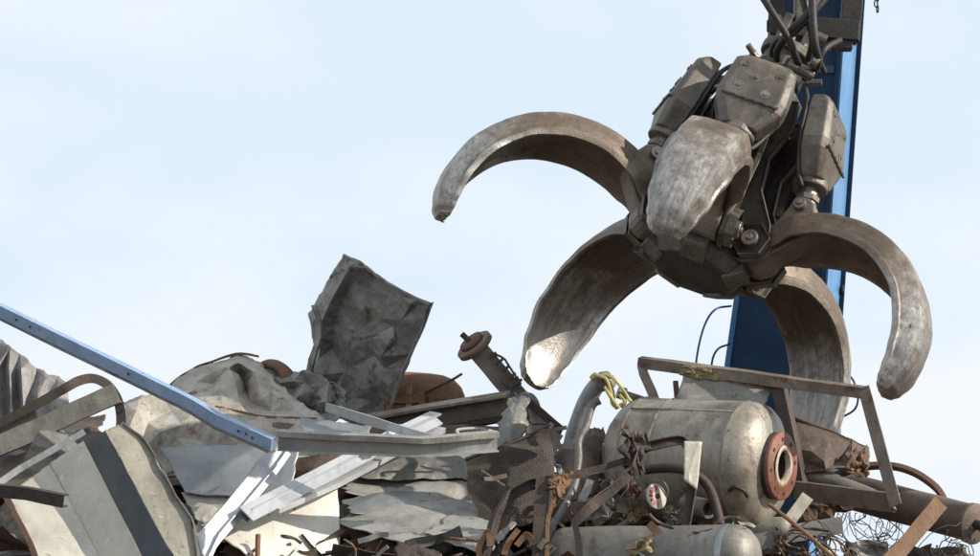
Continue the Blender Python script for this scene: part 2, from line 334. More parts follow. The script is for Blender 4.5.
def sheet(name, m, left, right, nu=40, nv=40, crumple=0.03, ncr=24, seed=1, bulge=0.0, corr=None, edge=0.012, thick=0.003, parent=None, wire=0, size=1.0, fine=0.0, smooth=True, ribs=None, fold=0.0):
    """sheet lofted between two edge lines, creased and dented"""
    A = resample(left, nv); B = resample(right, nv); FF = facets(seed, 5); ww = (B[nv // 2] - A[nv // 2]).length; hh = (A[-1] - A[0]).length; C = creases(seed, ncr, size, crumple)
    nrm = (B[nv // 2] - A[nv // 2]).cross(A[-1] - A[0]).normalized()
    if nrm.y > 0: nrm = -nrm
    V = []; Fc = []
    for j in range(nv):
        for i in range(nu):
            u = i / (nu - 1); v = j / (nv - 1)
            p = A[j].lerp(B[j], u)
            if edge:
                du = (noise.noise(Vector((v * 7, seed, 0.3))) * (1 - u) + noise.noise(Vector((v * 7, seed, 9.3))) * u) * edge
                dv = (noise.noise(Vector((u * 7, seed, 4.3))) * (1 - v) + noise.noise(Vector((u * 7, seed, 2.3))) * v) * edge
                du += edge * .18 * noise.noise(Vector((v * 31, seed, 1.3))) * abs(2 * u - 1) ** 6; dv += edge * .18 * noise.noise(Vector((u * 31, seed, 5.3))) * abs(2 * v - 1) ** 6
                p = p + (B[j] - A[j]).normalized() * du * 1.6 + (A[-1] - A[0]).normalized() * dv * 1.6
            d = bulge * math.sin(math.pi * u) * math.sin(math.pi * v)
            for (cx, cy, ca, sa, wd, ln, am) in C:
                x = (u - cx) * ca + (v - cy) * sa; y = -(u - cx) * sa + (v - cy) * ca
                d += am * max(0.0, 1 - abs(x) / wd) * math.exp(-(y / ln) ** 2)
            if ribs:
                for ru in ribs: d += .016 * max(0, 1 - abs(u - ru) / .022)
            if fold: d += fold * crumpled(FF, u * ww * 4, v * hh * 4)
            if corr: d += corr[0] * math.sin(2 * math.pi * u * corr[1] + 0.5 * noise.noise(Vector((v * 1.5, u * 3, seed)))) * (1 if len(corr) < 3 else 1)
            if fine: d += fine * noise.noise(p * 6 + Vector((seed, 0, 0))) + fine * 0.5 * noise.noise(p * 15)
            V.append(p + nrm * d)
    for j in range(nv - 1):
        for i in range(nu - 1):
            Fc.append((j * nu + i, j * nu + i + 1, (j + 1) * nu + i + 1, (j + 1) * nu + i))
    return build(name, V, Fc, m, parent, smooth=smooth, solid=0 if wire else thick, wire=wire, sharp=0 if (wire or corr) else 13)
from mathutils.geometry import delaunay_2d_cdt
def facet_sheet(name, m, outline, inner, parent=None, thick=.006, cuts=5, fold=.008, seed=1, ragged=.006, soft=.4):
    """bent sheet given by its outline and its ridge and dent points; flat facets between them"""
    pts = list(outline) + list(inner); n = len(outline)
    vs, es, fs, ov, oe, of = delaunay_2d_cdt([Vector((p[0], p[1])) for p in pts], [], [list(range(n))], 1, 1e-4)
    bm = bmesh.new(); bv = []
    for k, v in enumerate(vs):
        src = ov[k][0] if ov[k] else 0
        bv.append(bm.verts.new(P(v.x, v.y, pts[src][2])))
    for f in fs:
        try: bm.faces.new([bv[i] for i in f])
        except ValueError: pass
    bmesh.ops.subdivide_edges(bm, edges=bm.edges[:], cuts=cuts, use_grid_fill=True)
    bmesh.ops.triangulate(bm, faces=[f for f in bm.faces if len(f.verts) > 4])
    if soft: bmesh.ops.smooth_vert(bm, verts=[v for v in bm.verts if not v.is_boundary], factor=soft, use_axis_x=True, use_axis_y=True, use_axis_z=True)
    bm.normal_update(); FF = facets(seed, 5); disp = []
    for v in bm.verts:
        q = v.co; d_ = fold * crumpled(FF, q.x * 4 + q.y, q.z * 4 + q.y)
        e_ = Vector((0, 0, 0))
        if v.is_boundary: e_ = noise.noise_vector(q * 14 + Vector((seed, 0, 0))) * ragged + noise.noise_vector(q * 45) * ragged * .4
        disp.append(v.normal * d_ + e_)
    for v, d_ in zip(bm.verts, disp): v.co += d_
    bm.verts.index_update(); V = [v.co.copy() for v in bm.verts]; Fc = [tuple(v.index for v in f.verts) for f in bm.faces]; bm.free()
    return build(name, V, Fc, m, parent, smooth=True, solid=thick, sharp=17 if soft else 10)
def lathe(name, m, prof, c, axis, parent=None, n=36, smooth=True, noise_amp=0.0, bevel=0):
    axis = Vector(axis).normalized(); q = axis.to_track_quat('Z', 'Y'); c = Vector(c); V = []; Fc = []; k = len(prof)
    for i in range(n):
        a = 2 * math.pi * i / n
        for (r, h) in prof:
            p = c + q @ Vector((r * math.cos(a), r * math.sin(a), h))
            if noise_amp: p = p + noise.noise_vector(p * 4) * noise_amp
            V.append(p)
    for i in range(n):
        j = (i + 1) % n
        for h in range(k - 1):
            a, b, d, e = i * k + h, j * k + h, j * k + h + 1, i * k + h + 1
            if prof[h][0] < 1e-6: Fc.append((a, d, e))
            elif prof[h + 1][0] < 1e-6: Fc.append((a, b, e))
            else: Fc.append((a, b, d, e))
    return build(name, V, Fc, m, parent, smooth=smooth, bevel=bevel)
def hexa(c, ax, ay, az):
    c, ax, ay, az = Vector(c), Vector(ax), Vector(ay), Vector(az)
    V = [c + ax * x + ay * y + az * z for z in (-1, 1) for y in (-1, 1) for x in (-1, 1)]
    return V, [(0, 2, 3, 1), (4, 5, 7, 6), (0, 1, 5, 4), (2, 6, 7, 3), (0, 4, 6, 2), (1, 3, 7, 5)]

# ------------------------------------------------------------------ ground and heap
def heap_z(x, y):
    ridge = 3.28 - 0.055 * max(0, x + 0.2) ** 1.5 - 0.10 * max(0, -x - 1.2) ** 2 * 0.2
    ridge -= 0.50 * max(0.0, min(1.0, (x - 1.3) / 0.6))
    if y < 20.8: z = ridge - (20.8 - y) * (0.37 - 0.07 * max(0.0, min(1.0, x / .3))) - 0.02 * max(0, 19 - y) ** 1.6
    elif y < 22.5: z = ridge
    else: z = ridge - (y - 22.5) * 0.52
    if abs(x) > 6: z -= (abs(x) - 6) * 0.6
    z += 0.16 * noise.noise(Vector((x * 0.9, y * 0.9, 3.1))) + 0.10 * noise.noise(Vector((x * 2.6, y * 2.6, 7.7))) + 0.05 * noise.noise(Vector((x * 6, y * 6, 1.7)))
    return max(z, -0.05)
def make_ground():
    V = [(-2500, -2500, 0), (2500, -2500, 0), (2500, 2500, 0), (-2500, 2500, 0)]
    g = build('ground', V, [(0, 1, 2, 3)], 'soil', origin=(0, 0, 0)); g['kind'] = 'structure'
    V = []; Fc = []; nx, ny = 170, 150
    for j in range(ny):
        for i in range(nx):
            x = -13 + 26 * i / (nx - 1); y = 11 + 19 * j / (ny - 1); V.append((x, y, heap_z(x, y)))
    for j in range(ny - 1):
        for i in range(nx - 1): Fc.append((j * nx + i, j * nx + i + 1, (j + 1) * nx + i + 1, (j + 1) * nx + i))
    h = build('scrap_mound', V, Fc, 'dark_fill', origin=(0, 20, 0)); h['kind'] = 'structure'
make_ground()
FILL = ['dark_rust', 'brown_steel', 'rust_brown', 'dark_fill', 'grey_pipe', 'dark_zinc', 'grey_sheet', 'rust_orange']
def make_fill():
    """the anonymous broken scrap that covers the mound: nobody could count it"""
    rg = random.Random(11); V = []; Fc = []; MI = []
    def addvf(v, f, mi):
        o = len(V); V.extend(v); Fc.extend([tuple(q + o for q in g) for g in f]); MI.extend([mi] * len(f))
    for k in range(2600):
        x = rg.uniform(-4.6, 4.6); y = rg.uniform(15.5, 24.0)
        if rg.random() < 0.70: x = rg.uniform(-3.2, 3.2); y = rg.uniform(18.0, 21.6)
        z = heap_z(x, y); a = rg.uniform(0, 6.28); e = rg.uniform(-0.35, 0.5)
        d = Vector((math.cos(a) * math.cos(e), math.sin(a) * math.cos(e), math.sin(e))); L_ = rg.uniform(0.05, 0.42) * (1 if rg.random() < .5 else .6)
        c = Vector((x, y, z + rg.uniform(-0.02, 0.07))); kind = rg.random(); mi = rg.choices(range(8), (5, 5, 5, 3, 2, 3, 1, 1.2))[0]
        up = Vector((rg.uniform(-1, 1), rg.uniform(-1, 1), 1)).normalized(); sd_ = rg.random() * 50
        if kind < 0.30:
            w_ = rg.uniform(0.008, 0.03); bend = Vector((rg.uniform(-1, 1), rg.uniform(-1, 1), rg.uniform(-1, 1))) * L_ * 0.25
            addvf(*sweep_vf(rect(w_ * 2, w_ * rg.uniform(0.4, 2)), catmull([c - d * L_, c + bend, c + d * L_], 4), up, None, 0.004, rg.uniform(-1, 1), sd_), mi)
        elif kind < 0.48:
            r_ = rg.uniform(0.006, 0.022); bend = Vector((rg.uniform(-1, 1), rg.uniform(-1, 1), rg.uniform(-1, 1))) * L_ * 0.45
            addvf(*sweep_vf(circ(r_, 7), catmull([c - d * L_, c + bend, c + d * L_], 5), up, None, 0.003, 0, sd_), mi)
        elif kind < 0.62:
            addvf(*sweep_vf(lprof(rg.uniform(0.04, 0.09), rg.uniform(0.04, 0.09), 0.006), resample([c - d * L_, c + d * L_], 5), up, None, 0.006, rg.uniform(-0.5, 0.5), sd_), mi)
        else:
            s = d.cross(up).normalized(); n_ = s.cross(d); wd = rg.uniform(0.05, 0.22); nu = 7
            vv = []; ff = []
            for j in range(nu):
                for i in range(nu):
                    uu = i / (nu - 1) - 0.5; v2 = j / (nu - 1) - 0.5
                    p = c + d * uu * L_ * 1.3 + s * v2 * wd * 2
                    p = p + n_ * (0.10 * L_ * math.sin(uu * 5 + sd_)) + noise.noise_vector(p * 5) * 0.05 * (0.5 + L_)
                    vv.append(p)
            for side in (0, 1):
                if side: vv += [q - n_ * 0.005 for q in vv[:nu * nu]]
                for j in range(nu - 1):
                    for i in range(nu - 1):
                        q = [j * nu + i, j * nu + i + 1, (j + 1) * nu + i + 1, (j + 1) * nu + i]
                        ff.append(tuple(z_ + side * nu * nu for z_ in (q if not side else q[::-1])))
            addvf(vv, ff, mi)
    o = build('scrap_fragments', V, Fc, FILL, origin=(0, 20, 0)); o['kind'] = 'stuff'
    o['label'] = 'broken bars, plates and pipes strewn over the heap'; o['category'] = 'scrap'
    for p, mi in zip(o.data.polygons, MI): p.material_index = mi
make_fill()

# ------------------------------------------------------------------ grapple
GP = (1.2158, 20.0, 4.598); TR, TA, PHI = 0.4063, 0.2899, -0.1576; R0, AR, TH0, SW = 0.3438, 0.6205, 0.7871, 2.7064
DL = [-0.0161, -0.0355, 0.0663, -0.0781, 0.0634]
ax_a = Vector((math.tan(TR), math.tan(TA), 1)).normalized()
ax_f = Vector((0, -1, 0)); ax_f = (ax_f - ax_a * ax_f.dot(ax_a)).normalized(); ax_r = ax_a.cross(ax_f).normalized()
GM = Matrix((ax_f, ax_r, ax_a)).transposed().to_4x4(); GM.translation = Vector(GP)
def lmesh(name, V, Fc, m, smooth=False):
    me = bpy.data.meshes.new(name); me.from_pydata([tuple(v) for v in V], [], Fc); me.update()
    me.materials.append(MATS[m])
    if smooth: me.shade_smooth()
    return me
def lobj(name, me, parent, mtx=None, bevel=0, seg=2):
    o = bpy.data.objects.new(name, me); COL.objects.link(o); o.parent = parent
    if mtx is not None: o.matrix_local = mtx
    if bevel:
        b = o.modifiers.new('bevel', 'BEVEL'); b.width = bevel; b.segments = seg; b.limit_method = 'ANGLE'; b.angle_limit = R(30)
    return o
def tine_mesh():
    nS = 64; V = []; Fc = []; wear = []; flow = []
    def interp(tab, s):
        for (a, x), (b, y) in zip(tab, tab[1:]):
            if s <= b:
                t = (s - a) / (b - a); t = t * t * (3 - 2 * t); return x + (y - x) * t
        return tab[-1][1]
    WT = [(0, .22), (.07, .25), (.15, .37), (.28, .42), (.45, .435), (.70, .41), (.84, .345), (.92, .275), (.96, .225), (.985, .175), (.995, .12), (1.0, .04)]
    TT = [(0, .17), (.15, .185), (.4, .18), (.7, .165), (.9, .135), (.96, .105), (.99, .07), (1.0, .02)]
    K = None
    for i in range(nS + 1):
        s = i / nS; s2 = 1 - (1 - s) ** 1.4
        t = TH0 - SW * s2
        cx = AR * (math.sin(TH0) - math.sin(t)); cz = AR * (math.cos(t) - math.cos(TH0))
        nx, nz_ = -math.sin(t), math.cos(t)
        w_ = interp(WT, s2); th = interp(TT, s2)
        pr = [(-.50, -.30), (-.51, -.16), (-.505, -.06), (-.462, -.02), (-.40, .38), (-.345, .60), (-.18, .675), (0, .69), (.18, .675), (.345, .60), (.40, .38), (.462, -.02), (.505, -.06), (.51, -.16), (.50, -.30),
              (.455, -.30), (.40, -.15), (.25, -.02), (0, .03), (-.25, -.02), (-.40, -.15), (-.455, -.30)]
        K = len(pr); fd = max(0.0, min(1.0, (1.0 - s2) / .10))
        for k, (a, b) in enumerate(pr):
            y = a * w_; n_ = b * th
            p = Vector((cx + nx * n_, y, cz + nz_ * n_))
            p += noise.noise_vector(p * 7 + Vector((3, 1, 2))) * 0.0055 * (0.4 + s2) * fd + noise.noise_vector(p * 22) * 0.0016 * fd
            V.append(p)
            outer = 1 if 2 <= k <= 12 else 0
            ridge = 0.15 if k in (4, 5, 9, 10, 0, 14, 15, 21) else 0
            flow.append((a * w_ * 34 + (7 if outer else 0), s2 * 5.0, b * 3))
            wear.append(max(0, min(1, (s2 - 0.42) / 0.40)) * (0.80 if outer else 1.45) + ridge)
    for i in range(nS):
        for k in range(K):
            k2 = (k + 1) % K; Fc.append((i * K + k, (i + 1) * K + k, (i + 1) * K + k2, i * K + k2))
    Fc.append(tuple(range(K))); Fc.append(tuple(range((nS + 1) * K - 1, nS * K - 1, -1)))
    me = lmesh('tine', V, Fc, 'tine_steel', True)
    at = me.attributes.new('wear', 'FLOAT', 'POINT')
    for i, x in enumerate(wear): at.data[i].value = x
    af = me.attributes.new('flow', 'FLOAT_VECTOR', 'POINT')
    for i, x in enumerate(flow): af.data[i].vector = x
    bm = bmesh.new(); bm.from_mesh(me); bmesh.ops.recalc_face_normals(bm, faces=bm.faces)
    for e in bm.edges:
        if len(e.link_faces) == 2 and e.calc_face_angle() > R(32): e.smooth = False
    bm.to_mesh(me); bm.free()
    return me
def prism(poly, y0, y1, inset=0.0, depth=0.0):
    """polygon in the x-z plane extruded along y"""
    n = len(poly); V = [Vector((x, y0, z)) for x, z in poly] + [Vector((x, y1, z)) for x, z in poly]
    return V, [tuple(range(n)), tuple(range(2 * n - 1, n - 1, -1))] + [(k, k + n, (k + 1) % n + n, (k + 1) % n) for k in range(n)]
def inset_mesh(name, poly, y0, y1, m, th=0.025, dp=0.014):
    V, Fc = prism(poly, y0, y1); me = lmesh(name, V, Fc, m); bm = bmesh.new(); bm.from_mesh(me)
    bmesh.ops.recalc_face_normals(bm, faces=bm.faces)
    fs = [f for f in bm.faces if abs(f.normal.y) > 0.9]
    for f in fs:
        bmesh.ops.inset_region(bm, faces=[f], thickness=th, depth=0, use_even_offset=True)
        bmesh.ops.translate(bm, verts=f.verts[:], vec=-f.normal * dp)
    bm.to_mesh(me); bm.free(); return me
def cyl(r, y0, y1, axis='y', n=20, c=(0, 0, 0), r1=None):
    r1 = r if r1 is None else r1; V = []
    for (rr, y) in ((r, y0), (r1, y1)):
        for k in range(n):
            a = 2 * math.pi * k / n; x, z = rr * math.cos(a), rr * math.sin(a)
            v = Vector((x, y, z)) if axis == 'y' else Vector((x, z, y)); V.append(v + Vector(c))
    return V, [tuple(range(n)), tuple(range(2 * n - 1, n - 1, -1))] + [(k, k + n, (k + 1) % n + n, (k + 1) % n) for k in range(n)]
def joinvf(*parts):
    V = []; Fc = []
    for v, f in parts:
        o = len(V); V += [Vector(q) for q in v]; Fc += [tuple(i + o for i in g) for g in f]
    return V, Fc
def fixnormals(me):
    bm = bmesh.new(); bm.from_mesh(me); bmesh.ops.recalc_face_normals(bm, faces=bm.faces); bm.to_mesh(me); bm.free(); return me

def make_grapple():
    g = thing('grapple', 'dark steel orange-peel scrap grapple with five worn curved tines, wide open', 'grapple', GP)
    g.matrix_world = GM
    # central frame
    def ngon(r, n, h, off=0.0): return [Vector((r * math.cos(2 * math.pi * k / n + off), r * math.sin(2 * math.pi * k / n + off), h)) for k in range(n)]
    rings = [(.14, -.20), (.25, -.19), (.30, -.12), (.30, -.02), (.24, .06), (.17, .14), (.15, .5), (.15, .82), (.21, .90), (.21, 1.03), (.12, 1.12)]
    V = []; Fc = []; n = 10
    for (r, h) in rings: V += ngon(r, n, h, PHI + R(18))
    for i in range(len(rings) - 1):
        for k in range(n): Fc.append((i * n + k, i * n + (k + 1) % n, (i + 1) * n + (k + 1) % n, (i + 1) * n + k))
    Fc.append(tuple(range(n - 1, -1, -1))); Fc.append(tuple(range((len(rings) - 1) * n, len(rings) * n)))
    lobj('hub', lmesh('hub', V, Fc, 'grapple_steel'), g, bevel=0.007)
    tm = tine_mesh()
    EAR = Vector((.150, 0, .325)); TOP = Vector((.385, 0, .925))
    plate = inset_mesh('hanger_plate', [(.10, .95), (.27, .95), (.30, .76), (.235, .55), (.27, .34), (.40, .14), (.445, .02), (.41, -.09), (.32, -.12), (.22, -.10), (.12, .02)], -.018, .018, 'grapple_steel', .022, .012)
    hexp = [(.115 * math.cos(R(60 * k + 15)), .115 * math.sin(R(60 * k + 15))) for k in range(6)]
    boss = inset_mesh('pivot_boss', hexp, -.03, .03, 'grapple_steel', .022, .028)
    pin = fixnormals(lmesh('pivot_pin', *joinvf(cyl(.05, -.21, .21), cyl(.022, -.222, .222, n=10)), 'rod_steel'))
    knuckle = fixnormals(lmesh('knuckle', *joinvf(cyl(.105, -.10, .10), prism([(-.05, -.09), (.10, -.02), (.30, .20), (.22, .36), (.17, .385), (.125, .375), (.09, .33), (.03, .12), (-.07, .08)], -.085, .085)), 'tine_steel'))
    earpin = fixnormals(lmesh('ear_pin', *joinvf(cyl(.038, -.125, .125), cyl(.018, -.137, .137, n=8)), 'rod_steel'))
    L_ = (Vector((R0, 0, 0)) + EAR - TOP).length
    barrel = fixnormals(lmesh('cylinder', *joinvf(cyl(.088, -.06, L_ - .17, 'z', 28), cyl(.104, L_ - .20, L_ - .145, 'z', 28), cyl(.098, -.08, .06, 'y', 20)), 'guard_steel'))
    pin2 = fixnormals(lmesh('collar_nut', *cyl(.072, 0, .03, 'z', 8), 'grapple_steel'))
    rod = fixnormals(lmesh('rod', *joinvf(cyl(.058, L_ - .16, L_ - .02, 'z', 20), cyl(.066, -.075, .075, 'y', 18, (0, 0, L_))), 'rod_steel'))
    # guard: faceted box standing over the barrel, tapering at both ends  (x is outwards, z runs down the cylinder)
    gs = []
    for (z, xo, wy, ch) in ((-.09, .06, .150, .02), (-.03, .105, .18, .024), (.22, .125, .205, .03), (.28, .125, .195, .035), (.43, .095, .105, .025)):
        gs.append([(-.03, -wy, z), (xo - ch, -wy, z), (xo, -wy + ch * 1.5, z), (xo, wy - ch * 1.5, z), (xo - ch, wy, z), (-.03, wy, z)])
    V = [Vector(p) for q in gs for p in q]; Fc = []
    for i in range(len(gs) - 1):
        for k in range(6): Fc.append((i * 6 + k, i * 6 + (k + 1) % 6, (i + 1) * 6 + (k + 1) % 6, (i + 1) * 6 + k))
    Fc += [(5, 4, 3, 2, 1, 0), tuple(range(24, 30))]
    for v in V: v += noise.noise_vector(v * 6) * 0.006
    guard = fixnormals(lmesh('guard', V, Fc, 'guard_steel'))
    bolt = fixnormals(lmesh('guard_bolt', *cyl(.018, 0, .02, 'z', 6), 'grapple_steel'))
    line_me = {sy: lmesh('hydraulic_line', *sweep_vf(circ(.014, 8), catmull([Vector(q_) for q_ in ((-.10, sy * .10, -.16), (-.05, sy * .17, -.02), (-.045, sy * .185, .20), (-.04, sy * .13, .40), (-.01, sy * .10, .50))], 6), (1, 0, .1)), 'black_rubber', True) for sy in (-1, 1)}
    hang = []
    bmv = bmesh.new(); bmesh.ops.create_icosphere(bmv, subdivisions=2, radius=.012)
    for v_ in bmv.verts: v_.co = Vector((v_.co.x * 1.6, v_.co.y, v_.co.z)) * (1 + .25 * noise.noise(v_.co * 60))
    lug_me = bpy.data.meshes.new('weld_lug'); bmv.to_mesh(lug_me); bmv.free(); lug_me.materials.append(MATS['guard_steel']); lug_me.shade_smooth()
    plug = fixnormals(lmesh('plug', *joinvf(cyl(.030, 0, .006, 'z', 14), cyl(.012, .006, .012, 'z', 6)), 'grapple_steel'))
    rib = lmesh('weld_bead', *sweep_vf(circ(.009, 6), [Vector((.127, -.17 + .34 * k / 18 + .004 * math.sin(k * 3), .268 + .004 * math.sin(k * 2.1))) for k in range(19)], (0, 0, 1)), 'guard_steel')
    for i in range(5):
        az = PHI + i * R(72); A = Matrix.Rotation(az, 4, 'Z')
        for s in (-1, 1):
            lobj('hanger_plate', plate, g, A @ Matrix.Translation((0, s * .125, 0)), bevel=.006)
            lobj('pivot_boss', boss, g, A @ Matrix.Translation((R0, s * .165, 0)), bevel=.006)
        lobj('pivot_pin', pin, g, A @ Matrix.Translation((R0, 0, 0)), bevel=.006)
        T = A @ Matrix.Translation((R0, 0, 0)) @ Matrix.Rotation(-DL[i], 4, 'Y')
        t = lobj('tine', tm, g, T)
        lobj('knuckle', knuckle, t, bevel=.012)
        lobj('ear_pin', earpin, t, Matrix.Translation(EAR), bevel=.004)
        for (sv, sd2) in ((.44, 1), (.70, 1), (.78, -1)):
            tt = TH0 - SW * sv; o_ = Vector((AR * (math.sin(TH0) - math.sin(tt)) - math.sin(tt) * .05, sd2 * .165 * (1 if sv < .7 else .85), AR * (math.cos(tt) - math.cos(TH0)) + math.cos(tt) * .05))
            lobj('weld_lug', lug_me, t, Matrix.Translation(o_) @ Matrix.Rotation(tt * -1, 4, 'Y'))
        e = (Matrix.Translation((R0, 0, 0)) @ Matrix.Rotation(-DL[i], 4, 'Y')) @ EAR
        d = (e - TOP); Ln = d.length; d.normalize(); y = Vector((0, 1, 0)); x = y.cross(d)
        if x.x < 0: x = -x; y = d.cross(x)
        M = Matrix((x, y, d)).transposed().to_4x4(); M.translation = TOP
        c = lobj('cylinder', barrel, g, A @ M, bevel=.01)
        lobj('rod', rod, c, Matrix.Translation((0, 0, Ln - L_)), bevel=.005)
        gd = lobj('guard', guard, c, bevel=.010)
        for (yy, zz) in ((-.11, .04), (.02, .10), (.11, .03), (.09, .19), (-.07, .20)):
            lobj('plug', plug, c, Matrix.Translation((.103 + .08 * (zz + .03), yy, zz)) @ Matrix.Rotation(R(86), 4, 'Y'))
        for sy in (-1, 1):
            lobj('hydraulic_line', line_me[sy], c)
        lobj('weld_bead', rib, c)
        lobj('collar_nut', pin2, c, Matrix.Translation((0, 0, Ln - .10)))
    foot = lmesh('foot_lug', *hexa((.255, 0, -.140), (.06, 0, .03), (0, .07, 0), (-.015, 0, .045)), 'grapple_steel')
    for i in range(5): lobj('foot_lug', foot, g, Matrix.Rotation(PHI + i * R(72), 4, 'Z'), bevel=.012)
    # head, rotator and suspension
    V, Fc = joinvf(cyl(.155, 1.12, 1.22, 'z', 24), cyl(.12, 1.20, 1.36, 'z', 24), cyl(.15, 1.30, 1.36, 'z', 24))
    lobj('rotator', fixnormals(lmesh('rotator', V, Fc, 'grapple_steel')), g, bevel=.01)
    for k in range(10):
        a = R(36 * k); M = Matrix.Translation((.13 * math.cos(a), .13 * math.sin(a), 1.36)); lobj('bolt', bolt, g, M)
    for k, a in enumerate((0.2, 1.3, 2.6, -1.0, -2.1)):
        V, Fc = joinvf(cyl(.026, 0, .05, 'z', 6), cyl(.019, .05, .10, 'z', 8)); M = Matrix.Rotation(a, 4, 'Z') @ Matrix.Translation((.17, 0, 1.18)) @ Matrix.Rotation(R(70), 4, 'Y')
        lobj('hose_fitting', fixnormals(lmesh('hose_fitting', V, Fc, 'rod_steel')), g, M)
    GI = GM.inverted()
    def gpart(name, m, vf, smooth=False, bevel=0):
        V, Fc = vf; return lobj(name, fixnormals(lmesh(name, [GI @ Vector(v) for v in V], Fc, m, smooth)), g, bevel=bevel)
    top = GM @ Vector((0, 0, 1.36)); lug = P(801, 30, top.y + .02)
    # clevis block, cross pin, upper link and the dark cross frame at the end of the stick
    gpart('clevis', 'grapple_steel', joinvf(sweep_vf(rect(.055, .14), [top + ax_r * .075 - ax_a * .02, lug + ax_r * .075 + Vector((0, 0, .05))], (0, 1, 0)), sweep_vf(rect(.055, .14), [top - ax_r * .075 - ax_a * .02, lug - ax_r * .075 + Vector((0, 0, .05))], (0, 1, 0))), bevel=.008)
    gpart('clevis_pin', 'rod_steel', sweep_vf(circ(.04, 16), [lug - ax_r * .16, lug + ax_r * .16], (0, 0, 1)))
    gpart('upper_link', 'grapple_steel', sweep_vf(rect(.08, .12), [lug + Vector((0, 0, -.05)), lug + Vector((.01, 0.04, .55))], (0, 1, 0)), bevel=.01)
    cy = lug.y + .05
    fr = gpart('cross_frame', 'black_rubber', joinvf(
        sweep_vf(rect(.16, .12), [P(769, 26, cy), P(858, 33, cy)], (0, 0, 1)),
        sweep_vf(rect(.10, .05), [P(776, 30, cy - .02), P(781, -40, cy - .02)], (0, 1, 0)),
        sweep_vf(rect(.12, .07), [P(849, 42, cy - .03), P(856, -40, cy - .03)], (0, 1, 0)),
        sweep_vf(rect(.05, .03), [P(771, 32, cy - .03), P(771, 20, cy - .03)], (0, 1, 0)),
        sweep_vf(rect(.10, .10), [P(830, 42, cy - .01), P(852, 42, cy - .01)], (0, 0, 1)),
        sweep_vf(rect(.22, .18), [P(774, -32, cy), P(860, -30, cy)], (0, 0, 1))), bevel=.006)
    for spec, r_ in (([(757, -12, 19.95), (772, 12, 19.9), (788, 38, 19.92), (797, 60, 20.0), (799, 70, 20.12)], .021),
                  ([(824, -12, 20.0), (808, 14, 19.95), (790, 32, 19.98), (778, 50, 20.1), (778, 62, 20.2)], .024),
                  ([(834, -12, 20.05), (812, 14, 20.0), (792, 34, 20.02), (776, 42, 20.1), (773, 58, 20.22), (785, 68, 20.3)], .02),
                  ([(812, -12, 19.98), (813, 20, 19.9), (815, 45, 19.9), (818, 62, 19.98), (812, 74, 20.1), (805, 78, 20.18)], .024),
                  ([(800, -12, 20.05), (806, 14, 20.0), (812, 40, 19.98), (808, 60, 20.1)], .018),
                  ([(840, 40, 20.25), (826, 48, 20.1), (820, 60, 20.1), (824, 72, 20.2)], .018)):
        gpart('hose', 'black_rubber', sweep_vf(circ(r_, 10), catmull(pathpx(spec), 8), (0, 1, 0.3)), True)
    for spec in ([(788, 64, 20.05), (800, 69, 20.05)], [(798, 68, 20.02), (812, 76, 20.05)], [(812, 60, 19.96), (818, 64, 19.96)]):
        gpart('hose_clamp', 'rod_steel', sweep_vf(circ(.036, 12), pathpx(spec), (0, 1, 0.2)))
    return g
make_grapple()

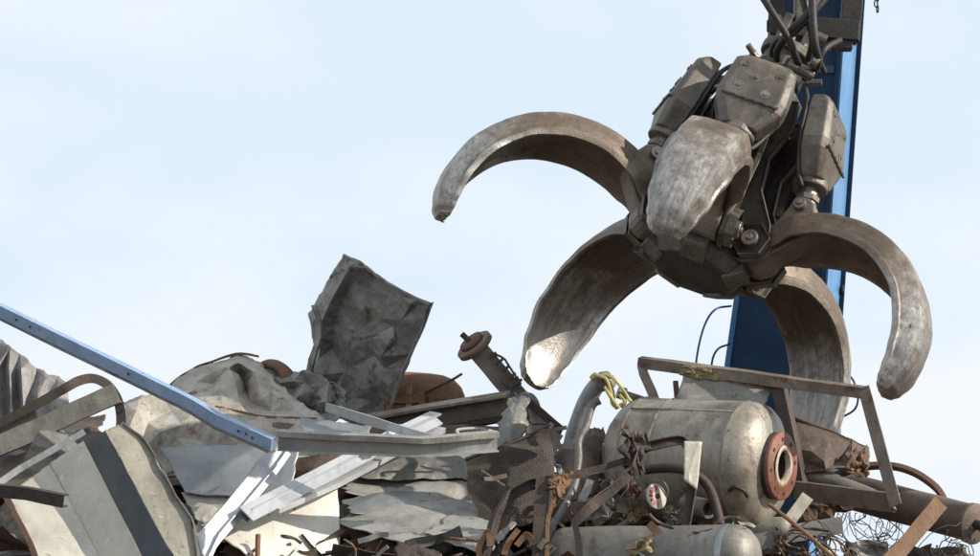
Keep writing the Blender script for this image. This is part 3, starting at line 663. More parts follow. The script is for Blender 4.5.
# ------------------------------------------------------------------ boom behind the grapple
def make_boom():
    Yb, Yt = 23.3, 21.6
    bl, br = P(713, 470, Yb), P(812, 470, Yb - .16); tl, tr = P(796, -120, Yt), P(852, -120, Yt - .10)
    base = Vector(((bl.x + br.x) / 2, Yb + .3, heap_z((bl.x + br.x) / 2, Yb)))
    b = thing('crane_boom', 'tall blue painted box-section boom rising behind the open grapple', 'crane boom', base)
    # extend the beam down into the heap
    k = (bl.z - 0.3) / (tl.z - bl.z); bl2 = bl + (bl - tl) * k; br2 = br + (br - tr) * k
    dl = Vector((-.20, .98, 0)) ; dep = .66
    f = lambda q, d: q + Vector((0.235, 0.97, 0.0)) * d
    V = [bl2, br2, tr, tl]; V += [f(q, dep) for q in V]
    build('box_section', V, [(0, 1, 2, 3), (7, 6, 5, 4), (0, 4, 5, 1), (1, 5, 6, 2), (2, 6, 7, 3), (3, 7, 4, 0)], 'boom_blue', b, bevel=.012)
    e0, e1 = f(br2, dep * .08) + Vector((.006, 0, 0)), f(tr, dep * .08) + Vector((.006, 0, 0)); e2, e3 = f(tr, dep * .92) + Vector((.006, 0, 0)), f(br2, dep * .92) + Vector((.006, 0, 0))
    build('sunlit_side', [e0, e3, e2, e1], [(0, 1, 2, 3)], 'boom_blue_lit', b, solid=.006)  # overlay that paints the sunlit right face lighter
    # edge flanges standing proud of the front and rear plate
    n = (br2 - bl2).cross(tl - bl2).normalized()
    if n.y > 0: n = -n
    ux = Vector((1, 0, 0))
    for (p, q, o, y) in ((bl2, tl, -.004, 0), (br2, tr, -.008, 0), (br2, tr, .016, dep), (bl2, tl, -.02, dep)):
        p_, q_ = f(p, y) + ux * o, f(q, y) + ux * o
        build('edge_flange', *sweep_vf(rect(.035, .03), resample([p_, q_], 4), (0, 1, 0)), 'boom_blue' if o != -.004 else 'boom_blue_lit', b, bevel=.005)  # front left flange takes the lit blue too
    for s in (0.30, 0.52, 0.70, .84):
        c0 = bl2.lerp(tl, s) + n * .004; c1 = br2.lerp(tr, s) + n * .004
        build('weld_plate', *sweep_vf(rect(.012, .05), [c0 + ux * .03, c1 - ux * .03], (0, 0, 1)), 'boom_blue', b, bevel=.003)
    for spec, m, r_ in (([(731, 306, 22.75), (716, 309, 22.6), (706, 322, 22.6), (699, 345, 22.6), (696, 372, 22.65), (702, 400, 22.8), (722, 420, 22.95)], 'blue_hose', .007),
                  ([(730, 344, 22.85), (718, 349, 22.75), (712, 362, 22.8), (712, 385, 22.85), (724, 400, 22.95)], 'blue_hose', .007),
                  ([(844, 372, 23.0), (853, 380, 22.9), (858, 396, 22.9), (854, 410, 22.95), (836, 420, 23.05)], 'blue_hose', .007)):
        build('hose', *sweep_vf(circ(r_, 8), catmull(pathpx(spec), 6), (0, 1, .2)), m, b, smooth=True)
    # lower lug and pivot blocks on the right-hand side
    for (x, y, wx, hz, m) in ((836, 436, .06, .10, 'pale_blue'), (838, 462, .07, .11, 'boom_blue'), (832, 482, .08, .05, 'black_rubber'), (842, 290, .02, .05, 'black_rubber')):
        c = P(x, y, 23.2); build('lug', *hexa(c, (wx / 2, 0, 0), (0, .06, 0), (0, 0, hz / 2)), m, b, bevel=.008)
    # the stick that reaches forward from the boom head and carries the grapple, above the picture
    h0 = (tl + tr) / 2; e = P(806, -60, 20.1)
    V, Fc = sweep_vf(rect(.34, .30), [h0 + Vector((0, .45, -.25)), Vector((e.x + .02, 20.0, h0.z - .06))], (0, 0, 1)); build('stick', V, Fc, 'boom_blue', b, bevel=.015)
    V, Fc = sweep_vf(rect(.10, .10), [Vector((e.x + .02, 20.18, h0.z - .1)), P(803, -25, 20.18)], (0, 1, 0)); build('hanger_link', V, Fc, 'grapple_steel', b, bevel=.01)
    # short chain hanging off the stick
    for k in range(6):
        c = P(876 + (1.5 if k % 2 else 0), -18 + k * 5.4, 20.6); q = Matrix.Rotation(R(90) * (k % 2) + .4, 3, 'Z'); pts = []
        for j in range(9):
            a = 2 * math.pi * j / 8; pts.append(c + q @ Vector((.011 * math.cos(a), 0, .022 * math.sin(a))))
        build('chain_link', *sweep_vf(circ(.0045, 6), pts, (.3, .8, .1), caps=False), 'black_rubber', b, smooth=True)
    c0 = P(876, -20, 20.6); build('chain_bracket', *sweep_vf(rect(.03, .03), [c0, Vector((e.x + .15, 20.6, h0.z - .1))], (0, 1, 0)), 'black_rubber', b)
make_boom()

# ------------------------------------------------------------------ left part of the heap
ol = [(-30, 322, 20.9), (-12, 333, 20.86), (2, 341, 20.88), (10, 347, 20.8), (20, 353, 20.86), (30, 361, 20.76), (38, 368, 20.8), (48, 375, 20.72), (58, 377, 20.74), (67, 385, 20.66), (70, 410, 20.6), (76, 440, 20.5), (84, 500, 20.4), (-30, 500, 20.5)]
il = []
for x_, o_ in ((-14, .05), (-4, -.03), (4, .05), (9, -.04), (16, .05), (21, -.04), (29, .04), (36, -.05), (46, .03), (55, -.05), (62, .02)):
    for y_ in (368, 395, 424, 456): 
        if y_ > 341 + x_ * .66 + 6: il.append((x_ + (y_ - 368) * .06, y_, 20.82 - (x_ + 20) * .0018 - (y_ - 340) * .0016 + o_ * (.75 + .25 * math.sin(x_ + y_))))
t = facet_sheet('corrugated_sheet', 'corrugated_zinc', ol, il, None, .005, 4, .006, 3, .012)
tag(t, 'grey-brown ribbed roofing sheet standing behind the hooped rail frame', 'metal sheet')

t = thing('channel_beam', 'long pale blue painted steel channel lying slanted over the crumpled sheets', 'beam', P(150, 390, 19.1) - Vector((0, 0, .05)))
pts = pathpx([(-3, 310, 19.75), (100, 360, 19.45), (190, 404, 19.2), (218, 421, 19.1), (272, 445, 18.85)])
bar('web', 'pale_blue', pts, rect(.012, .066), t, up=(0, -.35, 1), n=24, rough=.0012, seed=2)
q = [p + Vector((0, .028, -.034)) for p in pts]; bar('flange', 'dark_zinc', q, rect(.055, .008), t, up=(0, -.35, 1), n=24, rough=.0012, seed=2)  # shade under the channel painted in as a dark lower flange
q = [p + Vector((0, .040, .036)) for p in pts]; bar('flange', 'pale_blue', q, rect(.055, .008), t, up=(0, -.35, 1), n=24, rough=.0012, seed=2)
for (x, y, Y_) in ((16, 320, 19.69), (30, 327, 19.65), (128, 374, 19.36), (238, 431, 18.98), (246, 434, 18.96), (252, 438, 18.93)):
    c_ = P(x, y, Y_); build('bolt_hole', *sweep_vf(circ(.0055, 8), [c_ + Vector((0, -.012, .001)), c_ + Vector((0, .02, 0))], (0, 0, 1)), 'dark_fill', t)

t = thing('rail_frame', 'rusty beige steel rail frame with a bent hoop at its end', 'metal frame', P(60, 430, 19.4))
bar('thin_rail', 'brown_steel', pathpx([(-12, 429, 19.5), (30, 408, 19.45), (64, 389, 19.4), (78, 381, 19.4), (92, 378, 19.4), (104, 382, 19.38), (113, 391, 19.35), (119, 404, 19.33), (121, 420, 19.33), (119, 436, 19.33)]), rect(.05, .016), t, smooth_path=True, n=5, up=(0, 1, 0), rough=.003)
bar('wide_rail', 'olive_beige', pathpx([(-10, 450, 19.36), (40, 428, 19.33), (117, 393, 19.3)]), cprof(.04, .11, .008), t, n=24, rough=.003)
sheet('web_plate', 'brown_steel', pathpx([(-8, 426, 19.55), (-8, 448, 19.5)]), pathpx([(32, 406, 19.5), (44, 428, 19.42)]), 24, 16, .012, 8, 5, thick=.008, parent=t)
for x, y in ((20, 414), (62, 391), (118, 410)): bar('bolt', 'dark_rust', pathpx([(x, y, 19.30), (x, y, 19.37)]), circ(.016, 6), t, n=2, rough=0, up=(0, 0, 1))

t = sheet('crushed_plate', 'brown_steel', pathpx([(-10, 432, 19.7), (-10, 500, 19.1)]), pathpx([(104, 412, 19.6), (96, 452, 19.2)]), 60, 36, .02, 16, 8, edge=.02, fine=.004, fold=.03)
tag(t, 'crushed brown steel plate under the hooped rail frame', 'metal sheet')

t = thing('cabinet', 'wrecked cream metal cabinet with a dark slate stripe along its side', 'cabinet', P(90, 556, 19.0))
sheet('front_panel', 'cream_paint', pathpx([(8, 494, 18.85), (52, 590, 18.45)]), pathpx([(50, 464, 19.00), (118, 590, 18.56)]), 40, 50, .003, 4, 4, edge=.004, thick=.006, parent=t, fold=.004)
sheet('bent_margin', 'cream_paint', pathpx([(50, 464, 19.001), (118, 590, 18.561)]), pathpx([(84, 441, 18.93), (160, 590, 18.44)]), 30, 50, .003, 4, 14, edge=.003, thick=.006, parent=t, fold=.004)
sheet('side_stripe', 'slate_dark', pathpx([(84, 441, 18.931), (160, 590, 18.441)]), pathpx([(105, 431, 18.86), (191, 590, 18.36)]), 16, 50, .002, 4, 5, edge=.002, thick=.006, parent=t)  # dark slate strip between the cream margin and the flange
sheet('bent_flange', 'olive_beige', pathpx([(105, 431, 18.861), (191, 590, 18.361)]), pathpx([(122, 424, 18.92), (142, 437, 18.90), (158, 462, 18.84), (176, 497, 18.72), (191, 520, 18.62), (196, 560, 18.50), (200, 590, 18.42)]), 40, 70, .003, 4, 6, edge=.004, thick=.006, parent=t, fold=.010)
bar('top_trim', 'galvanised', pathpx([(-8, 488, 18.9), (20, 469, 18.98), (60, 446, 19.05), (84, 432, 19.08)]), rect(.03, .035), t, rough=.003)
bar('edge_trim', 'rust_brown', pathpx([(4, 496, 18.83), (30, 545, 18.62), (46, 590, 18.42)]), rect(.05, .03), t, up=(1, 0, .4), rough=.004)
bar('torn_lip', 'dark_zinc', pathpx([(124, 422, 18.91), (146, 440, 18.87), (160, 463, 18.81), (177, 497, 18.70), (192, 520, 18.60), (197, 560, 18.48), (201, 590, 18.40)]), rect(.03, .008), t, up=(1, 0, .3), rough=.008)
V, Fc = hexa(P(102, 522, 19.42), (.35, 0, -.25), (.1, .2, .02), (.12, -.05, .25)); build('carcass', V, Fc, 'dark_zinc', t, bevel=.01)

t = bar('square_tube', 'dark_rust', pathpx([(-14, 489, 18.5), (30, 494, 18.42), (66, 501, 18.36)]), cprof(.06, .066, .007), n=12, rough=.002, up=(0, -.2, 1))
tag(t, 'short dark steel tube lying across the cream cabinet panel', 'bar')

t = thing('crumpled_sheet', 'large crumpled beige sheet with rust streaks behind the pale blue channel', 'metal sheet', P(220, 450, 20.0))
facet_sheet('lower_sheet', 'beige_sheet',
    [(124, 403, 20.05), (140, 397, 20.12), (158, 392, 20.2), (176, 395, 20.2), (200, 402, 20.15), (230, 410, 20.1), (262, 416, 20.08), (300, 420, 20.0), (345, 432, 19.8), (330, 455, 19.6), (290, 460, 19.55), (240, 462, 19.55), (190, 466, 19.55), (150, 476, 19.5), (140, 452, 19.6), (127, 432, 19.72), (122, 416, 19.9)],
    [(136, 412, 19.86), (150, 406, 20.1), (148, 424, 19.95), (160, 432, 19.68), (172, 412, 20.12), (182, 424, 19.86), (196, 438, 19.9), (205, 416, 19.98), (222, 430, 19.72), (238, 444, 19.8), (246, 424, 20.02), (262, 436, 19.76), (282, 428, 19.98), (296, 442, 19.72), (312, 430, 19.9), (166, 450, 19.75), (186, 446, 19.62), (215, 450, 19.7), (270, 450, 19.68), (176, 436, 19.84)], t, .006, 5, .016, 12, .02, 0)
facet_sheet('peak_sheet', 'beige_sheet',
    [(166, 390, 20.42), (180, 378, 20.55), (193, 370, 20.62), (206, 364, 20.6), (222, 360, 20.68), (237, 354, 20.75), (248, 356, 20.72), (259, 361, 20.62), (268, 372, 20.55), (280, 386, 20.45), (294, 397, 20.35), (312, 410, 20.2), (330, 424, 20.0), (300, 428, 19.95), (262, 422, 20.02), (226, 416, 20.05), (196, 408, 20.1), (176, 402, 20.2)],
    [(196, 382, 20.42), (212, 374, 20.44), (228, 368, 20.48), (238, 362, 20.5), (242, 374, 20.62), (246, 390, 20.6), (250, 402, 20.4), (235, 382, 20.36), (238, 398, 20.28), (254, 372, 20.42), (259, 386, 20.28), (264, 398, 20.2), (272, 392, 20.34), (284, 404, 20.16), (222, 392, 20.3), (206, 396, 20.26), (188, 394, 20.3), (222, 406, 20.14), (244, 412, 20.12), (270, 410, 20.22), (296, 412, 20.12), (212, 384, 20.46)], t, .006, 5, .016, 21, .015, 0)
bar('rust_fold', 'rust_orange', pathpx([(216, 407, 20.10), (244, 413, 20.08), (270, 417, 20.06), (296, 418, 20.05), (318, 418, 20.06)]), rect(.014, .010), t, smooth_path=True, rough=.006)
bar('rolled_rim', 'rust_brown', pathpx([(166, 389, 20.58), (184, 374, 20.62), (204, 363, 20.66), (236, 354, 20.72), (258, 357, 20.62)]), rect(.02, .014), t, smooth_path=True, rough=.006)

t = facet_sheet('torn_sheet', 'dark_zinc', [(262, 368, 20.8), (275, 372, 20.75), (290, 374, 20.72), (302, 370, 20.7), (314, 375, 20.62), (330, 380, 20.5), (346, 392, 20.45), (352, 415, 20.3), (330, 425, 20.25), (305, 424, 20.3), (288, 408, 20.4), (274, 392, 20.55)],
    [(280, 384, 20.62), (294, 382, 20.55), (308, 384, 20.66), (300, 396, 20.36), (316, 394, 20.58), (326, 402, 20.3), (310, 408, 20.46), (336, 398, 20.5), (322, 414, 20.38), (296, 390, 20.6)], None, .006, 5, .02, 31, .02, 0)
tag(t, 'torn grey-brown sheet scrap crumpled below the tall dark panel', 'metal sheet')
t = bar('rusty_pipe_stub', 'rust_brown', pathpx([(258, 370, 20.85), (270, 364, 20.8), (284, 371, 20.7), (288, 384, 20.65)]), circ(.05, 14, .032), smooth_path=True, rough=.006, smooth=True)
tag(t, 'short bent red-brown pipe behind the crumpled beige sheet', 'pipe')

# tall dark panel
t = thing('dented_sheet', 'tall dark grey dented steel panel standing up against the sky', 'metal panel', P(360, 415, 20.9))
def panel_y(x, y): return 20.94 - .0062 * (x - 345) + .0030 * (y - 255)
ol = [(345, 255, 0), (356, 260, .01), (368, 268, -.01), (379, 275, .015), (390, 284, 0), (402, 290, -.015), (416, 299, 0), (431, 305, 0), (426, 318, 0), (421, 331, .01), (416, 342, 0), (411, 354, 0), (405, 372, 0), (398, 390, 0), (390, 406, 0), (384, 420, 0), (362, 424, 0), (340, 420, .03), (328, 408, .05), (318, 392, .03), (306, 373, -.02), (308, 360, .02), (313, 346, .07), (311, 330, .06), (308, 314, .05), (317, 298, .05), (327, 280, .04), (337, 267, .02)]
il = [(351, 266, -.045), (340, 285, -.05), (330, 303, -.05), (322, 320, -.055), (320, 340, -.05), (319, 358, -.03), (324, 375, -.05), (352, 285, .015), (341, 306, .03), (334, 328, .02), (333, 348, .04), (411, 303, -.035), (402, 320, -.03), (392, 338, -.035), (382, 356, -.03), (374, 372, -.03), (367, 386, -.02), (404, 297, .0), (418, 304, .01), (394, 326, .01), (398, 342, .01), (376, 356, .015), (385, 368, .02),
      (375, 295, .03), (362, 310, -.03), (378, 318, .035), (360, 330, .02), (372, 338, -.02), (350, 350, -.025), (362, 362, .03), (345, 372, .03), (340, 392, -.05), (352, 395, .03), (332, 390, .04), (372, 402, .02), (388, 385, -.01), (360, 408, -.03), (347, 405, .04)]
facet_sheet('skin', 'dark_zinc', [(x, y, panel_y(x, y) + d_) for x, y, d_ in ol], [(x, y, panel_y(x, y) + d_ * (1.25 if q_ < 23 else .5)) for q_, (x, y, d_) in enumerate(il)], t, .006, 6, .011, 43, .010)
bar('side_flange', 'galvanised', pathpx([(432, 303, 20.62), (423, 328, 20.68), (414, 348, 20.74), (403, 374, 20.80), (392, 404, 20.87)]), rect(.006, .05), t, up=(.25, 1, 0), n=30, rough=.004)
bar('top_hem', 'dark_zinc', pathpx([(344, 255, 20.93), (366, 266, 20.85), (384, 280, 20.78), (402, 291, 20.71), (431, 305, 20.59)]), circ(.009, 8), t, n=20, rough=.004, smooth=True)
bar('folded_lip', 'dark_zinc', pathpx([(313, 306, 21.08), (318, 330, 21.13), (311, 362, 21.22), (312, 380, 21.26)]), rect(.05, .012), t, smooth_path=True, up=(1, .5, 0), rough=.01)

# rusted drum and motor block
t = thing('rusted_drum', 'rust-orange domed drum end beside the tall dark panel', 'drum', P(425, 412, 21.35))
lathe('shell', 'rust_orange', [(0, -.32), (.14, -.32), (.155, -.30), (.16, -.1), (.158, 0), (.15, .08), (.125, .15), (.08, .20), (.03, .225), (0, .228)], P(428, 399, 21.40), (1, -.15, -.06), t, 40, noise_amp=.008)
bar('strap', 'dark_rust', pathpx([(418, 396, 21.21), (437, 387, 21.21), (452, 380, 21.25), (462, 374, 21.29)]), circ(.008, 8), t, smooth_path=True, rough=.002)
t = thing('cast_block', 'broken orange cast-iron frame with ribs between dark panel and drum', 'machine part', P(400, 415, 21.1))
for (a, b, w_, h_, m) in (((386, 398), (425, 398), .05, .05, 'rust_orange'), ((390, 390), (390, 412), .04, .04, 'rust_orange'), ((408, 386), (407, 410), .035, .04, 'foam'), ((421, 392), (421, 411), .04, .05, 'rust_orange'), ((384, 408), (432, 408), .04, .035, 'rust_brown'), ((398, 374), (391, 392), .05, .03, 'foam'), ((431, 392), (431, 403), .02, .03, 'rust_brown')):
    bar('rib', m, [P(a[0], a[1], 21.12), P(b[0], b[1], 21.12)], rect(w_, h_), t, up=(0, 1, 0), rough=.008, n=6)

# flanged post
t = thing('flanged_post', 'rusty square post with a round end flange and toothed bracket', 'post', P(520, 408, 20.5))
p0, p1 = P(479, 351, 20.45), P(531, 413, 20.6); d = (p1 - p0).normalized()
bar('tube', 'grey_pipe', [p0, p1], rect(.115, .10), t, up=(0, 1, 0), n=14, rough=.002)
bar('cover_strip', 'grey_pipe', [p0.lerp(p1, .45) + Vector((.012, -.055, .01)), p1 + Vector((.012, -.055, .01))], rect(.055, .02), t, up=(0, 1, 0), n=8, rough=.002)
lathe('flange', 'brown_steel', [(0, 0), (.105, 0), (.114, .006), (.114, .034), (.105, .040), (0, .040)], p0 - d * .02, -d + Vector((0, -.12, 0)), t, 32)
lathe('gasket', 'rust_brown', [(0, 0), (.075, 0), (.075, .022), (0, .022)], p0 - d * .06, -d + Vector((0, -.12, 0)), t, 24)
bar('stud', 'dark_rust', [p0 - d * .04, p0 - d * .04 + (P(461, 346, 20.4) - P(474, 358, 20.4))], circ(.017, 8), t, n=4)
br_ = [P(492, 353, 20.4), P(504, 358, 20.4), P(514, 374, 20.4), P(521, 384, 20.4)]
bar('rack', 'dark_rust', br_, rect(.012, .014), t, up=(0, 1, 0), n=10)
for s_ in (.08, .30, .52, .74, .95):
    q = br_[0].lerp(br_[-1], s_) + Vector((.012, 0, .018)); bar('tooth', 'dark_rust', [q, q - Vector((.038, 0, .034))], rect(.016, .02), t, up=(0, 1, 0), n=3)
bar('bracket_plate', 'dark_rust', [P(508, 385, 20.42), P(520, 380, 20.42)], rect(.05, .03), t, up=(0, 1, 0), n=4)
t = bar('bent_sleeve', 'grey_pipe', pathpx([(500, 414, 20.4), (518, 400, 20.35), (529, 398, 20.3), (532, 410, 20.25), (524, 424, 20.22)]), circ(.045, 14, .035), smooth_path=True, rough=.008, smooth=True)
tag(t, 'bent grey pipe sleeve at the foot of the flanged post', 'pipe')

t = thing('brown_girder', 'thick brown steel girder lying behind the grey channel', 'beam', P(440, 425, 20.35))
bar('web', 'brown_steel', pathpx([(362, 432, 20.5), (430, 420, 20.4), (508, 407, 20.3)]), rect(.10, .155), t, n=18, rough=.003, up=(0, -.3, 1))
bar('lip', 'frame_steel', pathpx([(362, 418, 20.44), (430, 406, 20.34), (508, 394, 20.24)]), rect(.16, .016), t, n=18, rough=.002, up=(0, -.3, 1))
bar('lip', 'dark_rust', pathpx([(362, 442, 20.42), (430, 430, 20.32), (508, 417, 20.22)]), rect(.12, .014), t, n=18, rough=.002, up=(0, -.3, 1))

# ------------------------------------------------------------------ bright sheet metal in the middle
t = sheet('galvanised_panel', 'galvanised', pathpx([(160, 447, 19.5), (186, 494, 19.3)]), pathpx([(300, 444, 19.45), (288, 500, 19.2)]), 50, 40, .004, 6, 51, edge=.006, thick=.006, fold=.008)
tag(t, 'flat galvanised sheet leaning below the pale blue channel', 'metal sheet')
t = sheet('backing_sheet', 'brown_steel', pathpx([(270, 425, 19.95), (280, 520, 19.7)]), pathpx([(500, 425, 20.15), (500, 520, 20.1)]), 60, 30, .02, 14, 57, edge=.03, thick=.006, fold=.03)
tag(t, 'dark brown sheet standing deep behind the grey channel', 'metal sheet')
t = sheet('pale_strip', 'cream_paint', pathpx([(180, 492, 19.35), (198, 522, 19.2)]), pathpx([(250, 490, 19.3), (230, 530, 19.15)]), 20, 14, .01, 8, 52, edge=.01, thick=.005)
tag(t, 'small cream sheet scrap under the galvanised panel', 'metal sheet')

t = thing('aluminium_channel', 'battered bright aluminium channel running down beside the cream cabinet', 'channel', P(230, 556, 18.9))
pts = pathpx([(282, 448, 19.15), (262, 476, 19.0), (232, 512, 18.8), (208, 540, 18.65), (186, 585, 18.5)])
bar('web', 'aluminium', pts, rect(.115, .006), t, up=(.45, -.82, .35), n=24, rough=.002, seed=3)
s_ = Vector((.050, .012, .030)); bar('flange', 'aluminium', [p + s_ + Vector((.0, .03, 0)) for p in pts], rect(.006, .06), t, up=(.45, -.82, .35), n=24, rough=.002, seed=3)
s_ = Vector((-.075, .05, -.030)); bar('flange', 'galvanised', [p + s_ for p in pts], rect(.085, .006), t, up=(-.55, -.80, .1), n=24, rough=.002, seed=3)
sheet('crushed_end', 'aluminium', pathpx([(182, 540, 18.6), (180, 575, 18.55)]), pathpx([(206, 530, 18.58), (204, 575, 18.5)]), 20, 20, .012, 6, 61, edge=.01, thick=.004, parent=t, fold=.015)

t = thing('window_rail', 'long white aluminium rail with stepped profile over the white panel', 'channel', P(320, 470, 19.2))
pts = pathpx([(436, 418, 20.0), (390, 440, 19.65), (330, 472, 19.2), (246, 514, 18.75)])
bar('face', 'aluminium', pts, rect(.105, .010), t, up=(.35, -.72, .6), n=20, rough=.0015, seed=4)
q = [p + Vector((.035, .02, -.062)) for p in pts[:3]] + [P(276, 510, 18.88)]
bar('step', 'aluminium', q, rect(.05, .028), t, up=(0, -.4, .9), n=20, rough=.0015, seed=4)
q = [p + Vector((0, .05, .035)) for p in pts]; bar('back_lip', 'aluminium', q, rect(.08, .008), t, up=(0, -.4, .9), n=20, rough=.0015, seed=4)
V, Fc = hexa(P(248, 515, 18.80), (.022, 0, -.016), (.004, .03, 0), (.018, .02, .026)); build('end_plug', V, Fc, 'slate_dark', t, bevel=.003)

t = sheet('enamel_sheet', 'white_paint', pathpx([(200, 526, 18.92), (240, 548, 18.74), (282, 590, 18.62)]), pathpx([(338, 474, 19.42), (339, 545, 19.18), (338, 590, 19.02)]), 60, 60, .004, 6, 71, edge=.010, thick=.006, fold=.010)
tag(t, 'off-white enamelled panel with scratches below the aluminium rail', 'metal panel')
t = bar('rusty_rod', 'rust_orange', pathpx([(258, 535, 18.78), (256, 600, 18.6)]), circ(.014, 8), up=(0, 1, 0), rough=.002)
tag(t, 'thin orange-rusted rod below the off-white panel', 'rod')

t = thing('grey_channel', 'long grey steel channel lying level across the white rail', 'channel', P(390, 455, 19.0))
pts = pathpx([(278, 442, 19.0), (350, 446, 18.95), (420, 449, 18.95), (460, 446, 19.0), (497, 443, 19.1)])
bar('web', 'galvanised', pts, rect(.010, .082), t, up=(0, -.25, 1), n=26, rough=.0025, seed=6)
bar('top_flange', 'grey_sheet', [p + Vector((0, -.022, .046)) for p in pts], rect(.06, .030), t, up=(0, -.35, 1), n=26, rough=.0025, seed=6)
bar('bottom_flange', 'grey_sheet', [p + Vector((0, -.012, -.042)) for p in pts], rect(.045, .008), t, up=(0, -.25, 1), n=26, rough=.0025, seed=6)

t = bar('metal_strip', 'aluminium', pathpx([(326, 407, 19.7), (360, 418, 19.6), (400, 430, 19.5), (446, 441, 19.4)]), rect(.006, .055), up=(.15, -.5, .9), rough=.002, scales=[.9, 1.1, .9, .35], n=16)
tag(t, 'thin white metal blade sticking out under the tall dark panel', 'metal strip')
t = sheet('pale_plate', 'galvanised', pathpx([(300, 418, 19.75), (302, 440, 19.6)]), pathpx([(372, 426, 19.7), (362, 446, 19.5)]), 24, 12, .01, 8, 73, edge=.01, thick=.005)
tag(t, 'small pale plate wedged behind the grey channel', 'metal sheet')
t = sheet('foil_strip', 'aluminium', pathpx([(366, 444, 19.42), (400, 424, 19.62)]), pathpx([(386, 446, 19.36), (424, 432, 19.56)]), 16, 24, .02, 12, 74, edge=.01, thick=.004)
tag(t, 'crinkled shiny strip tucked behind the grey channel', 'metal strip')

# shaded stack of sheets under the channel
specs = [
 ('grey_sheet', [(336, 520, 19.25), (422, 551, 18.85)], [(388, 496, 19.75), (498, 506, 19.55)], 'bent pale grey sheet on top of the shaded stack', .012),
 ('grey_sheet', [(424, 533, 19.05), (488, 556, 18.80)], [(470, 505, 19.5), (520, 515, 19.35)], 'grey sheet corner beside the wire basket panel', .01),
 ('galvanised', [(342, 500, 19.55), (352, 515, 19.3)], [(420, 488, 19.85), (440, 502, 19.6)], 'thin zinc-grey sheet edge deep in the shaded stack', .012),
 ('grey_sheet', [(346, 470, 19.9), (345, 494, 19.6)], [(484, 466, 20.0), (486, 506, 19.8)], 'dull grey sheet slanting deep under the grey channel', .03),
 ('dark_zinc', [(360, 452, 20.0), (350, 480, 19.75)], [(492, 450, 20.05), (480, 480, 19.9)], 'dark grey sheet just under the grey channel', .02),
 ('dark_zinc', [(330, 560, 18.85), (350, 600, 18.6)], [(520, 560, 18.95), (520, 600, 18.6)], 'dark sheet lying below the shaded stack', .03)]
for k, (m, l, r_, lab, cr_) in enumerate(specs):
    tag(sheet('steel_sheet', m, pathpx(l), pathpx(r_), 60, 40, cr_ * .4, 8, 80 + k, edge=.02, thick=.004, bulge=.02, fold=cr_ * 1.6), lab, 'metal sheet', 'sheets stacked under the grey channel')
t = sheet('white_flake', 'aluminium', pathpx([(452, 452, 19.6), (470, 462, 19.5)]), pathpx([(488, 456, 19.55), (494, 466, 19.45)]), 14, 8, .01, 5, 91, edge=.01, thick=.004)
tag(t, 'small bright flake of metal under the grey channel end', 'metal sheet')
t = bar('cream_rod', 'cream_paint', pathpx([(458, 434, 19.7), (458, 430, 19.72), (478, 429, 19.75), (500, 433, 19.8)]), circ(.009, 8), smooth_path=True, rough=.001)
tag(t, 'thin cream rod lying on the grey channel', 'rod')

# wire mesh basket and draped sheet
t = thing('mesh_panel', 'brown woven wire basket panel sagging beside the rusty rails', 'wire mesh', P(500, 520, 19.4))
sheet('wires', 'mesh_wire', pathpx([(466, 459, 19.45), (468, 490, 19.35), (484, 530, 19.2)]), pathpx([(548, 426, 19.55), (556, 465, 19.4), (552, 520, 19.25)]), 64, 56, .03, 10, 95, bulge=.03, edge=.01, wire=.007, parent=t)
sheet('lining', 'brown_steel', pathpx([(468, 458, 19.5), (470, 490, 19.4), (486, 530, 19.25)]), pathpx([(548, 428, 19.6), (556, 465, 19.45), (552, 520, 19.3)]), 30, 30, .03, 10, 95, bulge=.03, edge=.01, parent=t)
bar('rim', 'dark_rust', pathpx([(466, 459, 19.44), (505, 446, 19.46), (548, 426, 19.54)]), circ(.009, 8), t, smooth_path=True)
t = sheet('draped_sheet', 'dark_zinc', pathpx([(508, 402, 19.85), (500, 424, 19.6), (493, 466, 19.4)]), pathpx([(531, 400, 19.8), (526, 425, 19.6), (520, 452, 19.45)]), 34, 60, .02, 10, 97, bulge=.04, edge=.02, fold=.025, thick=.006)
tag(t, 'curled grey sheet hanging over the end of the grey channel', 'metal sheet')
t = sheet('dented_plate', 'grey_pipe', pathpx([(512, 400, 20.3), (526, 440, 20.0)]), pathpx([(562, 436, 20.2), (556, 470, 19.9)]), 44, 40, .02, 14, 98, edge=.02, fine=.006, fold=.04)
tag(t, 'dented grey plate with slots behind the wire basket panel', 'metal sheet')
t = bar('dark_strip', 'dark_rust', pathpx([(524, 398, 20.2), (546, 418, 20.15), (562, 431, 20.1)]), rect(.012, .05), up=(0, -.5, 1), rough=.003)
tag(t, 'dark flat strip leaning against the dented grey plate', 'metal strip')
for k, (a, b, m) in enumerate((((530, 446), (546, 462), 'aluminium'), ((540, 432), (566, 428), 'brown_steel'), ((536, 470), (562, 500), 'rust_brown'))):
    tag(bar('scrap_strip', m, [P(*a, 19.5), P(*b, 19.42)], rect(.014, .02), rough=.004), ('narrow bright strip lying on the wire basket panel', 'narrow brown strip above the wire basket panel', 'narrow rusty strip at the wire basket edge')[k], 'metal strip')

